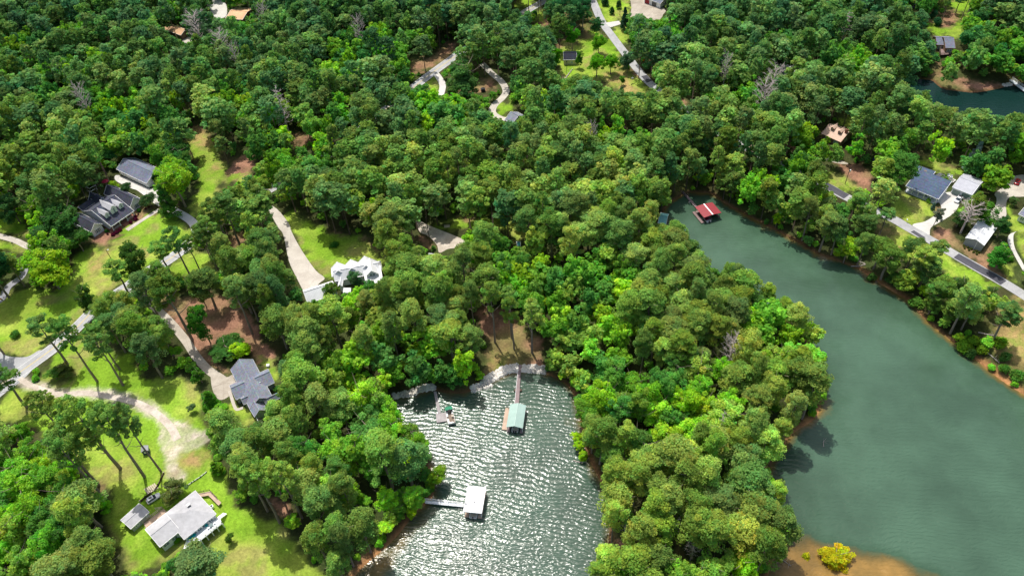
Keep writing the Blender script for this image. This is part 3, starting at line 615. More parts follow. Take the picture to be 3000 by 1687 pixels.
            g.bar(a+Z*z0+n*.02, a+Z*(z0+h)+n*.02, .14, .14); g.bar(b+Z*z0+n*.02, b+Z*(z0+h)+n*.02, .14, .14); g.bar(a+Z*(z0+h)+n*.02-d*.07, b+Z*(z0+h)+n*.02+d*.07, .14, .14)
            g.build('door_frame', M['trim_white'], f)
    def pt(s, k, m, n, z): return k.a+k.u*(k.L*m)+k.v*(k.W*n)+Vector((0, 0, z))
    def chimney(s, k, m, n, w, h, mat='brick', name='chimney'):
        p = s.pt(k, m, n, 0); zr = k.ze+(k.rise*(1-abs(n-.5)*2) if k.kind != 'mono' else k.rise*n)
        b = MB(); b.box(p+Vector((0, 0, zr-.4+h/2)), (w, w*.8, h+.8)); b.box(p+Vector((0, 0, zr+h+.06)), (w+.16, w*.8+.16, .12)); return b.build(name, M[mat], s.root)
    def dormer(s, k, m, n, w, wallmat='siding_white', glass='window_glass', roofmat=None, dp=None):
        """gabled dormer on the front slope, facing -v"""
        sl = k.rise/(k.W/2); Z = lambda z: Vector((0, 0, z)); y0 = k.W*n; zf = k.ze+sl*y0; hh = w*.95; dp = hh/sl if dp is None else dp
        o = k.a+k.u*(k.L*m-w/2)+k.v*y0
        b = MB(); top = zf+hh; pk = top+w*.42
        b.add([o+Z(zf-.3), o+k.u*w+Z(zf-.3), o+k.u*w+Z(top), o+k.u*(w/2)+Z(pk), o+Z(top)]+[q+k.v*dp for q in (o+Z(zf-.3), o+k.u*w+Z(zf-.3), o+k.u*w+Z(top), o+k.u*(w/2)+Z(pk), o+Z(top))],
              [(0, 1, 2, 3, 4), (0, 5, 6, 1), (1, 6, 7, 2), (4, 9, 5, 0)])
        d = b.build('dormer', M[wallmat], s.root)
        r = MB(); dd = (pk-zf)/sl+.2; e = .22
        for sg in (0, 1):
            p0 = o+k.u*(-e if sg == 0 else w+e)+Z(top-e*.8)-k.v*.25; p1 = o+k.u*(w/2)+Z(pk+.06)-k.v*.25
            q0 = p0+k.v*((top-zf)/sl+.25); q1 = p1+k.v*(dd+.25)
            r.add([p0, p1, q1, q0, p0-Z(.1), p1-Z(.1), q1-Z(.1), q0-Z(.1)], [(0, 1, 2, 3), (7, 6, 5, 4), (0, 4, 5, 1), (1, 5, 6, 2), (2, 6, 7, 3), (3, 7, 4, 0)])
        r.build('dormer_roof', M[roofmat or s.rm], d)
        g = MB(); c = o+k.u*(w/2)-k.v*.03; g.bar(c+Z(zf+.15), c+Z(zf+hh*.95), w*.5, .05) if abs(k.u.x) > .7 else g.bar(c+Z(zf+.15), c+Z(zf+hh*.95), .05, w*.5)
        g.build('pane', M[glass], d)
    def done(s):
        if s.wb.v: s.wb.build('wall', M[s.wm], s.root)
        s.rb.build('roof', M[s.rm], s.root)
        if s.fb.v: s.fb.build('fascia', M[s.fm], s.root)
        return s
FOOT = []
def rail(mb, pts, h=1.0, post=1.6, w=.07, rails=3):
    for a, b in zip(pts[:-1], pts[1:]):
        a, b = Vector(a), Vector(b); n = max(1, int((b-a).length/post))
        for i in range(n+1): q = a.lerp(b, i/n); mb.bar(q, q+Vector((0, 0, h)), w*1.3)
        for j in range(rails): z = Vector((0, 0, h*(j+1)/rails)); mb.bar(a+z, b+z, w)
def deckpoly(mb, pts, th=.18):
    n = len(pts); vs = [Vector(p) for p in pts]; mb.add(vs+[p-Vector((0, 0, th)) for p in vs], [tuple(range(n)), tuple(reversed(range(n, 2*n)))]+[(i, i+n, (i+1) % n+n, (i+1) % n) for i in range(n)])

# --- farmhouse with three dormers
h = House('farmhouse', 'white farmhouse with dark roof, three dormers and a columned front porch', 'house', *Z2([(565,1200),(925,955)]), 'siding_white', 'shingle_dark', 3.2)
A, B = Z2([(565,1200),(925,955)]); a, b = h.L(A, 3.2), h.L(B, 3.2); Lm = (b-a).length
rz = h.L(Z2([(355,885)])[0], 7.6); ry = rz.y-a.y
k = h.block((a.x, a.y), (b.x, b.y), (b.x, a.y+2*ry), 3.2, 4.4, local=True, oh=.35, wall=False); MAINK = k
h.wb.prism([(2.6, 3.6), (ry, 7.3), (2*ry-.4, 3.0), (2*ry-.4, -1), (ry, -1), (2.6, -1)], k.a+k.u*.4, k.u, k.v, k.L-.8)
for f_ in (.2, .5, .8): h.dormer(k, f_, .19, 1.9 if f_ != .5 else 2.6, roofmat='roof_silver')
wl = Lm*.34
l0, l1, r0_, r1_ = [h.L(q, 3.1) for q in Z2([(250,1288),(440,1168),(868,893),(1052,772)])]
kl = h.block((l0.x, l0.y), (l1.x, l0.y), (l1.x, a.y+2*ry-1), 3.1, 2.4, 'y', local=True)
kr = h.block((r0_.x, r0_.y), (r1_.x, r0_.y), (r1_.x, a.y+2*ry+2), 3.1, 2.8, 'y', local=True)
h.opening(kl, 'l', .5, .8, 1.5, 1.7, shutters='shutter_dark'); h.opening(kr, 'l', .5, .8, 1.5, 1.7, shutters='shutter_dark'); h.opening(kr, 'f' if kr.v.x > 0 else 'b', .5, .8, 1.2, 1.5)
kb = h.block((a.x+.5, a.y+2*ry-.5), (a.x+Lm*.6, a.y+2*ry-.5), (a.x+Lm*.6, a.y+2*ry+3.2), 3.0, .9, local=True, kind='mono')
kb2 = h.block((a.x+Lm*.55, a.y+2*ry-3), (a.x+Lm*.95, a.y+2*ry-3), (a.x+Lm*.95, a.y+2*ry+4.5), 3.0, 2.6, 'y', local=True)
m = MB(); m.box((a.x+Lm/2, a.y+1.5, .25), (Lm-.6, 2.6, .9)); m.build('porch_floor', M['brick'], h.root)
for i in range(4):
    m = MB(); x = a.x+.4+(Lm-.8)*i/3; m.tube([(x, a.y+.35, .6), (x, a.y+.35, 3.05)], .15); m.box((x, a.y+.35, 2.98), (.45, .45, .15)); m.box((x, a.y+.35, .78), (.42, .42, .2)); m.build('column', M['trim_white'], h.root)
m = MB()
for x0, x1 in ((0, 1), (2, 3)): m = MB(); rail(m, [(a.x+.4+(Lm-.8)*x0/3, a.y+.35, .7), (a.x+.4+(Lm-.8)*x1/3, a.y+.35, .7)], .9, .5, .05, 2); m.build('porch_railing', M['trim_white'], h.root)
m = MB()
for i in range(4): m.box((a.x+Lm/2, a.y+.1-.3*i, .5-.16*i), (2.2, .32, .3))
m.build('steps', M['brick'], h.root)
class Q: pass
kk = Q(); kk.a, kk.u, kk.v, kk.L, kk.W, kk.oh = k.a, k.u, k.v, k.L, k.W, 2.6
h.opening(kk, 'f', .5, .7, 1.1, 2.1, 'door', 'shutter_dark')
for f_ in (.18, .34, .68, .84): h.opening(kk, 'f', f_, 1.0, 1.0, 1.7)
h.done(); FARM = h
# --- long garage
h = House('garage_building', 'long white garage with grey roof and five doors behind the farmhouse', 'garage', *Z2([(650,300),(1125,525)]), 'siding_white', 'shingle_slate', 2.9)
k = h.block(*Z2([(650,300),(1125,525),(1400,330)]), 2.9, 2.5)
for i in range(5): h.opening(k, 'f', .12+.19*i, .05, 2.7, 2.2, 'garage_door', 'door_white')
h.opening(k, 'r', .4, 1.0, 1.3, 1.3)
for i in range(6):
    p, n, d = h.side(k, 'f', .025+.19*i); m = MB(); m.box(p+n*.15+Vector((0, 0, 2.25)), (.22, .3, .35)); m.build('wall_lamp', M['black_metal'], h.root)
h.done()
# --- grey cross gabled house
h = House('gabled_house', 'grey shingled house with crossing gables beside the worn concrete drive', 'house', *Z4([(350,330),(705,1055)]), 'siding_grey', 'shingle_grey', 2.9, fascia='roof_silver')
k = h.block(*Z4([(350,330),(705,1055),(1130,850)]), 2.9, 2.7)
h.block(*Z4([(700,1050),(795,1205),(985,1010)]), 2.8, 1.9)
k2 = h.block(*Z4([(330,620),(450,885),(700,760)]), 2.85, 2.2, 'y'); h.block(*Z4([(540,858),(592,975),(720,930)]), 2.8, 1.3, 'y')
k3 = h.block(*Z4([(1040,318),(1160,570),(880,690)]), 2.85, 2.3, 'y'); h.block(*Z4([(1250,740),(1300,830),(1000,970)]), 2.8, 1.3, 'y')
for f_ in (.3, .7): h.opening(k2, 'l', f_, .05, 2.4, 2.1, 'garage_door', 'door_white')
h.opening(k3, 'f' if k3.v.y < 0 else 'b', .5, .9, 1.4, 1.2); h.opening(k, 'r', .3, .9, 1.3, 1.2); h.opening(k, 'f', .15, .9, 1.3, 1.2)
m = MB(); p = h.pt(k, .62, .83, 0); m.tube([p+Vector((0, 0, 3.4)), p+Vector((0, 0, 4.2))], .12); m.build('vent_pipe', M['trim_white'], h.root)
m = MB(); q = [h.L(z, 1.0) for z in Z4([(808,1195),(893,1345),(960,1330),(870,1180)])]; deckpoly(m, [x+Vector((0, 0, 1.0)) for x in q]); d_ = m.build('porch', M['deck_weathered'], h.root)
m = MB(); rail(m, [q[0]+Vector((0, 0, 1.0)), q[1]+Vector((0, 0, 1.0))], 1.0, 1.5, .13, 2); m.build('porch_railing', M['trim_white'], d_)
h.done()
m = MB(); P = at(Z4([(1048,272)])[0]); m.box(P+Vector((0, 0, .35)), (.9, .8, .8)); m.box(P+Vector((0, 0, .8)), (1.0, .9, .08)); tag(m.build('utility_box', M['trim_white']), 'small white utility box on the grass behind the grey gabled house', 'utility box')
# --- pale roofed lake house with deck
h = House('lake_house', 'lake house with pale low roof and a raised white deck with teal chairs', 'house', *Z5([(690,1295),(1000,1045)]), 'siding_white', 'roof_silver', 3.6)
k = h.block(*Z5([(690,1295),(1010,1036),(735,800)]), 3.6, 1.5, oh=.35, zb=-1.5)
kb = h.block(*Z5([(1070,1180),(1575,775),(1240,408)]), 3.65, 1.9, kind='hip', oh=.35, zb=-1.5, hip=.8)
h.chimney(kb, .62, .62, .8, .7, 'grey_metal', 'roof_vent')
h.opening(k, 'f', .25, 1.6, 1.6, 1.1); h.opening(k, 'f', .65, 1.6, 1.6, 1.1)
for f_ in (.16, .3, .45, .6, .8): h.opening(kb, 'f', f_, 2.0, 1.2, 1.3)
dz = 2.0
dk = [h.L(z, dz)+Vector((0, 0, dz)) for z in Z5([(1098,1215),(1560,842),(1640,862),(1668,925),(1330,1190),(1150,1215)])]
m = MB(); deckpoly(m, dk, .25); dd = m.build('deck', M['deck_white'], h.root)
m = MB(); rail(m, [dk[2], dk[3], dk[4]], 1.0, 1.5, .12, 3); m.build('deck_railing', M['trim_white'], dd)
m = MB()
for t_ in (0, .25, .5, .75, 1): q = dk[3].lerp(dk[4], t_); m.bar(Vector((q.x, q.y, -1)), q-Vector((0, 0, .2)), .28)
m.build('deck_post', M['trim_white'], dd)
m = MB(); a, b = dk[0].lerp(dk[5], .1), dk[5].lerp(dk[4], .15)
for i in range(9):
    q = a.lerp(b, .5)+Vector((-.33*i, -.12*i, -.23*i)); e = (b-a).normalized(); m.bar(q-e*.75, q+e*.75, .33, .14)
m.build('stairs', M['trim_white'], h.root)
m = MB(); a, b = dk[1], dk[2]
for i in range(8):
    q = a.lerp(b, .5)+Vector((.33*i, .14*i, -.23*i)); e = (b-a).normalized(); m.bar(q-e*.6, q+e*.6, .33, .14)
m.build('stairs', M['trim_white'], h.root)
rm = [h.L(z, 1.0)+Vector((0, 0, 1.0)) for z in Z5([(1290,455),(1480,418),(1655,598),(1612,645),(1450,485),(1330,505)])]
m = MB(); deckpoly(m, [rm[0], rm[1], rm[4], rm[5]], .15); deckpoly(m, [rm[1], rm[2], rm[3], rm[4]], .152); w_ = m.build('walkway', M['deck_tan'], h.root)
m = MB(); rail(m, [rm[0], rm[1], rm[2].lerp(rm[1], .35)], .9, 1.2, .08, 2); m.build('walkway_railing', M['timber_dark'], w_)
m = MB(); bd = [h.L(z, .6)+Vector((0, 0, .6)) for z in Z5([(430,925),(740,690),(800,740),(470,1000)])]; deckpoly(m, bd, .3); w_ = m.build('back_deck', M['deck_tan'], h.root)
m = MB(); rail(m, [bd[0], bd[1]], 1.0, 1.4, .1, 2); rail(m, [bd[1], bd[1]+Vector((-1.6, 1.2, 0))], 1.0, 1.0, .1, 2); m.build('deck_railing', M['timber_pale'], w_)
h.done(); LK = h
def chair(p, rz):
    r = empty('deck_chair', LK.W(p), rz, 'x', 'chair', 'teal deck chairs'); w = .62
    m = MB(); m.box((0, 0, .4), (w, .6, .06)); m.build('seat', M['chair_teal'], r)
    m = MB(); m.add([(-w/2, .28, .38), (w/2, .28, .38), (w/2, .55, 1.1), (0, .6, 1.2), (-w/2, .55, 1.1), (-w/2, .34, .38), (w/2, .34, .38), (w/2, .61, 1.1), (0, .66, 1.2), (-w/2, .61, 1.1)], [(0, 1, 2, 3, 4), (9, 8, 7, 6, 5), (0, 5, 6, 1), (1, 6, 7, 2), (2, 7, 8, 3), (3, 8, 9, 4), (4, 9, 5, 0)]); m.build('backrest', M['chair_teal'], r)
    for sx in (-1, 1):
        m = MB(); m.box((sx*.36, .02, .6), (.12, .7, .05)); m.build('armrest', M['chair_teal'], r)
        for y_ in (-.25, .3): m = MB(); m.bar((sx*.33, y_, 0), (sx*.33, y_, .58), .07); m.build('leg', M['chair_teal'], r)
    return r
for i, z in enumerate(Z5([(1150,1165),(1190,1140),(1235,1110),(1420,957)])):
    c = chair(h.L(z, dz+.4)+Vector((0, 0, dz+.01)), LK.rz)
    c['label'] = ['teal deck chair nearest the stairs in the row of three', 'teal deck chair in the middle of the row of three', 'teal deck chair at the far end of the row of three, by the glass doors', 'teal deck chair standing alone beside the white deck table'][i]
r = empty('patio_table', LK.W(h.L(Z5([(1495,955)])[0], dz+.5)+Vector((0, 0, dz))), LK.rz, 'round glass topped table with four white chairs around it on the deck', 'table')
m = MB(); m.lathe([(.55, .70), (.57, .72), (.55, .74)], (0, 0, 0), 16); m.build('tabletop', M['window_glass'], r); m = MB(); m.tube([(0, 0, 0), (0, 0, .7)], .05); m.lathe([(.25, 0), (.2, .05)], (0, 0, 0)); m.build('leg', M['trim_white'], r)
for i in range(4):
    a_ = PI/4+i*PI/2; q = LK.W(h.L(Z5([(1495,955)])[0], dz+.5)+Vector((0, 0, dz)))+Vector((math.cos(a_)*.95, math.sin(a_)*.95, 0))
    c = empty('patio_chair', q, a_-PI/2, 'white metal patio chair drawn up to the glass deck table', 'chair', 'white chairs around the deck table')
    m = MB(); m.box((0, 0, .43), (.45, .45, .04)); m.build('seat', M['trim_white'], c); m = MB(); m.box((0, .22, .7), (.45, .04, .5)); m.build('backrest', M['trim_white'], c)
    for sx in (-1, 1):
        for sy in (-1, 1): m = MB(); m.bar((sx*.2, sy*.2, 0), (sx*.2, sy*.2, .42), .04); m.build('leg', M['trim_white'], c)
m = MB(); P = at(Z5([(1515,680)])[0]); m.box(P+Vector((0, 0, .5)), (.9, .9, 1.0), .6); r = m.build('air_conditioner', M['trim_white']); tag(r, 'white air conditioning unit standing against the end wall of the lake house', 'air conditioner'); m = MB(); m.lathe([(.34, 1.0), (.34, 1.04)], P); m.build('fan_grille', M['black_metal'], r)
# shed
h = House('shed', 'small pale roofed shed with timber end wall beside the white car', 'shed', *Z5([(230,1010),(520,745)]), 'siding_grey', 'roof_silver', 2.4)
k = h.block(*Z5([(230,1010),(520,745),(385,590)]), 2.4, .8, oh=.25); h.opening(k, 'f', .3, .9, 1.2, .8); h.opening(k, 'r', .3, 0, .9, 1.9, 'door', 'door_white'); h.opening(k, 'f', .85, 1.0, .7, .7); h.done()
# --- white metal roofed house
h = House('white_house', 'big white metal roofed house with many gables beyond the concrete drive', 'house', *Z3([(1130,760),(2180,560)]), 'siding_white', 'roof_white', 3.4)
wh = h
a = h.L(Z3([(1080,700)])[0], 3.4); b = h.L(Z3([(2140,540)])[0], 3.4); nw = h.L(Z3([(1010,565)])[0], 3.4); h0 = (a.y+b.y)/2
y1 = nw.y; k = h.block((nw.x, h0-1.5), (b.x, h0-1.5), (b.x, y1+.5), 3.4, 2.6, local=True)
for px in (1125, 1460, 1800):
    c = h.L(Z3([(px, 520-(px-1125)*.33)])[0], 4.2); h.block((c.x-2.6, h0+.5), (c.x+2.6, h0+.5), (c.x+2.6, y1+1.6+.4*(px == 1800)), 4.0, 2.4, 'y', local=True)
c = h.L(Z3([(1960,600)])[0], 5.0); kd = h.block((c.x-2.1, c.y-.6), (c.x+2.1, c.y-.6), (c.x+2.1, y1), 4.8, 2.0, 'y', local=True); h.opening(kd, 'l', .5, 3.5, 2.0, 1.7)
p0 = h.L(Z3([(1740,800)])[0], 3.2); p1 = h.L(Z3([(2230,795)])[0], 3.2); h.block((p0.x+.8, p1.y-.3), (p1.x, p1.y-.3), (p1.x, h0+1), 3.2, 1.6, kind='mono', local=True)
p0 = h.L(Z3([(2190,400)])[0], 3.2); h.block((b.x-1, p0.y-2.5), (p0.x, p0.y-2.5), (p0.x, p0.y+2.5), 3.2, 1.6, kind='hip', local=True)
h.block(*Z3([(1240,1080),(1420,1080),(1420,960)]), 3.2, .8, kind='mono'); h.block(*Z3([(1110,930),(1210,925),(1200,700)]), 3.2, .9, 'y')
h.chimney(k, .62, .7, .5, .5, 'grey_metal', 'roof_vent'); h.done()
h = House('garage_building', 'white metal roofed garage half hidden by trees at the end of the concrete drive', 'garage', *Z3([(350,1355),(1090,1110)]), 'siding_white', 'roof_white', 3.0)
k = h.block(*Z3([(350,1355),(1090,1110),(940,800)]), 3.0, 2.6); h.opening(k, 'b', .3, 0, 2.6, 2.2, 'garage_door', 'door_white'); h.opening(k, 'b', .7, 0, 2.6, 2.2, 'garage_door', 'door_white'); h.done()
# --- tan roofed house
h = House('tan_house', 'house with tan roof, two round skylight dormers and a brick chimney', 'house', *Z9([(370,575),(830,780)]), 'siding_brown', 'roof_tan', 2.9, fascia='siding_brown')
k = h.block(*Z9([(370,575),(830,780),(1175,560)]), 2.9, 2.4)
for f_, n_ in ((.3, .3), (.68, .28)): h.dormer(k, f_, n_, 1.3, 'siding_brown', 'trim_white', 'roof_tan')
h.chimney(k, .9, .45, 1.0, 1.5, 'brick'); h.opening(k, 'f', .75, .9, 1.6, 1.2); h.opening(k, 'f', .3, .9, 1.6, 1.2); h.opening(k, 'r', .5, .9, 1.4, 1.2); h.done()
h = House('shed', 'tiny white roofed shed in the trees below the tan roofed house', 'shed', *Z9([(240,865),(395,935)]), 'siding_cream', 'roof_white', 2.0); h.block(*Z9([(240,865),(395,935),(425,875)]), 2.0, .6, oh=.15); h.opening(h.blocks[0], 'f', .5, 0, .8, 1.7, 'door', 'door_white'); h.done()
h = House('shed', 'shed roof of pale tan showing between pines below the tan roofed house', 'shed', *T(2,0,[(485,1140),(550,1150)]), 'siding_brown', 'roof_tan', 2.4); h.block(*T(2,0,[(485,1140),(550,1150),(565,1090)]), 2.4, .8, oh=.2, clear=False); h.opening(h.blocks[0], 'f', .5, .9, 1, .8); h.done()
# --- blue roofed house
h = House('blue_roof_house', 'long slate blue roofed house with a white columned porch by the lawn', 'house', *Z8([(60,446),(465,612)]), 'siding_white', 'shingle_blue', 3.0)
k = h.block(*Z8([(60,446),(465,612),(655,400)]), 3.0, 2.7, kind='mono', oh=.3, wall=False)
h.wb.prism([(2.4, 3.3), (k.W-.3, 5.3), (k.W-.3, -1), (2.4, -1)], k.a+k.u*.3, k.u, k.v, k.L-.6)
kb = h.block(*Z8([(110,250),(375,345),(420,262)]), 3.4, .8, kind='mono', oh=.3, zb=-1); h.chimney(kb, .08, .8, .9, 1.4, 'trim_white'); h.chimney(kb, .62, .5, .9, .25, 'siding_brown', 'skylight')
m = MB(); m.box(h.pt(k, .5, 0, .1)+Vector((0, 1.3, 0)), (k.L-.6, 2.3, .5)); m.build('porch_floor', M['deck_white'], h.root)
for i in range(6): m = MB(); q = h.pt(k, .04+.184*i, 0, 0)+k.v*.35; m.bar(q, q+Vector((0, 0, 2.95)), .26); m.build('column', M['trim_white'], h.root)
m = MB(); rail(m, [h.pt(k, .04, 0, .35)+k.v*.3, h.pt(k, .96, 0, .35)+k.v*.3], .85, .6, .06, 2); m.build('porch_railing', M['trim_white'], h.root)
kk = Q(); kk.a, kk.u, kk.v, kk.L, kk.W, kk.oh = k.a, k.u, k.v, k.L, k.W, 2.4
for f_ in (.2, .4, .78): h.opening(kk, 'f', f_, 1.0, 1.3, 1.5)
h.opening(kk, 'f', .6, .35, 1.0, 2.1, 'door', 'shutter_dark')
m = MB(); q = [h.L(z, .3)+Vector((0, 0, .3)) for z in Z8([(420,318),(480,280),(690,372),(640,408)])]; deckpoly(m, q, .2); m.build('patio', M['pale_concrete'], h.root)
h.done(); BL = h
for i, z in enumerate(Z8([(590,325),(625,342)])):
    c = empty('patio_chair', BL.W(BL.L(z, .5)+Vector((0, 0, .3))), BL.rz+.4, ['white patio armchair nearer the blue roof on the back patio', 'white patio armchair nearer the grey garage on the back patio'][i], 'chair', 'white armchairs on the back patio')
    m = MB(); m.box((0, 0, .42), (.8, .8, .15)); m.build('seat', M['trim_white'], c); m = MB(); m.box((0, .38, .8), (.8, .12, .7)); m.build('backrest', M['trim_white'], c)
    for sx in (-1, 1):
        m = MB(); m.box((sx*.42, 0, .6), (.1, .8, .08)); m.build('armrest', M['trim_white'], c)
        for sy in (-1, 1): m = MB(); m.bar((sx*.36, sy*.34, 0), (sx*.36, sy*.34, .4), .07); m.build('leg', M['trim_white'], c)
h = House('garage_building', 'grey metal roofed garage with two wide green doors beside the blue roofed house', 'garage', *Z8([(640,462),(885,560)]), 'siding_white', 'metal_grey', 2.9)
k = h.block(*Z8([(640,462),(885,560),(1085,400)]), 2.9, 1.5, oh=.2)
for f_ in (.26, .74): h.opening(k, 'f', f_, .02, 3.0, 2.3, 'garage_door', 'door_green')
h.done()
h = House('barn', 'bright white metal barn with a grey gable end on the red mulch bed', 'barn', *Z8([(805,1095),(1035,1190)]), 'siding_grey', 'roof_white', 3.2)
k = h.block(*Z8([(805,1095),(1035,1190),(1168,962)]), 3.2, 1.1, 'y', oh=.12); h.opening(k, 'f' if k.v.x > 0 else 'b', .4, .9, 1.2, 1.0); h.opening(k, 'b' if k.v.x > 0 else 'f', .7, 0, 1.0, 2.0, 'door', 'door_white'); h.done()
h = House('cottage', 'grey roofed white cottage cut by the frame edge above the small lawn', 'house', *Z8([(1465,800),(1620,870)]), 'siding_white', 'shingle_grey', 3.0); k = h.block(*Z8([(1465,800),(1620,870),(1700,700)]), 3.0, 1.8); h.opening(k, 'l', .5, .9, 1.3, 1.3); h.opening(k, 'f', .4, .9, 1.3, 1.3); h.done()
# --- top right
h = House('slate_house', 'slate roofed house above the dark pond with a brown deck', 'house', *Z10([(725,682),(865,684)]), 'siding_brown', 'shingle_slate', 3.4, fascia='siding_brown')
k = h.block(*Z10([(725,682),(865,684),(885,520)]), 3.4, 2.4, oh=.3, zb=-3); h.opening(k, 'f', .5, .6, 2.0, 1.8); k2 = h.block(*Z10([(597,636),(722,640),(722,520)]), 3.0, 1.8, oh=.3, zb=-3); h.opening(k2, 'f', .5, .6, 1.6, 1.6)
m = MB(); q = [h.L(z, 1.2)+Vector((0, 0, 1.2)) for z in Z10([(640,690),(760,690),(770,770),(650,780)])]; deckpoly(m, q, .25); dd = m.build('deck', M['deck_weathered'], h.root); m = MB(); rail(m, [q[0], q[3], q[2]], 1, 1.5, .1, 3); m.build('deck_railing', M['timber_dark'], dd); keep([h.W(p_) for p_ in q]); h.done()
h = House('shed', 'cream shed with steep black roof on the lawn beside a black lamp post', 'shed', *Z11([(272,945),(478,942)]), 'siding_cream', 'shingle_dark', 2.9); k = h.block(*Z11([(272,945),(478,942),(478,860)]), 2.9, 3.0, oh=.15, zb=-.5); h.opening(k, 'f', .65, .9, 1.0, 1.0); h.opening(k, 'l', .5, 0, .9, 2.0, 'door', 'door_white'); h.done()
h = House('garage_building', 'white garage with a dark red door cut by the top frame edge', 'garage', *Z11([(1535,-35),(1800,60)]), 'siding_white', 'shingle_slate', 3.0); k = h.block(*Z11([(1535,-35),(1800,60),(1920,-60)]), 3.0, 2.2, oh=.3); h.opening(k, 'f', .2, .02, 3.2, 2.4, 'garage_door', 'door_red'); h.opening(k, 'f', .62, .02, 3.2, 2.4, 'garage_door', 'glass_dark'); h.opening(k, 'r', .5, .9, 1.2, 1.2); h.done()  # second door panel is dark, painting the shade inside an open bay
h = House('cottage', 'grey roofed cottage corner at the end of the curving concrete drive', 'house', *T(1,0,[(1232,905),(1290,935)]), 'siding_white', 'shingle_grey', 2.9); k = h.block(*T(1,0,[(1232,905),(1290,935),(1345,855)]), 2.9, 2.2); h.opening(k, 'l', .5, .05, 2.4, 2.1, 'garage_door', 'door_white'); h.opening(k, 'f', .5, .9, 1.2, 1.2); h.done()
def hid(label, pts, wall, roof, ze=2.8, rise=1.4, name='cottage'):
    h = House(name, label, 'house', pts[0], pts[1], wall, roof, ze); k = h.block(*pts, ze, rise, oh=.25); h.opening(k, 'f', .3, .9, 1.1, 1.1); h.opening(k, 'f', .7, .9, 1.1, 1.1); h.done(); return h
hid('house with sunlit orange roof deep in the woods near a dead grey tree', T(0,0,[(1215,215),(1365,268),(1400,222)]), 'siding_brown', 'roof_orange')
hid('brick walled house behind tall pines next to a pale driveway near the top edge', T(0,0,[(1700,140),(1830,150),(1840,60)]), 'brick', 'roof_orange')
hid('cream house glimpsed between crowns left of the orange roofed house', T(0,0,[(745,100),(775,105),(790,50)]), 'siding_cream', 'roof_tan')
hid('low house with a bright white roof in the woods above a pale dead pine', T(2,0,[(715,530),(850,540),(862,495)]), 'siding_white', 'roof_white')
hid('house with a pale teal roof almost buried in peninsula crowns', T(1,1,[(2390,235),(2450,245),(2450,165)]), 'siding_white', 'roof_teal')
hid('house with grey roof between crowns beside the gravel drive', T(1,1,[(655,505),(700,510),(700,470)]), 'siding_white', 'roof_white')
m = MB(); pl = [at(p, .12) for p in T(1,1,[(1322,378),(1352,380),(1352,418),(1330,420)])]; zt = max(p.z for p in pl)
for p in pl: p.z = zt
deckpoly(m, pl, .5); r = m.build('swimming_pool', M['pool_blue']); tag(r, 'small turquoise swimming pool between crowns in the middle of the woods', 'swimming pool'); keep(pl)
m = MB(); rail(m, [p+Vector((0, 0, .02)) for p in pl+[pl[0]]], .18, 9, .3, 1); m.build('coping', M['trim_white'], r)

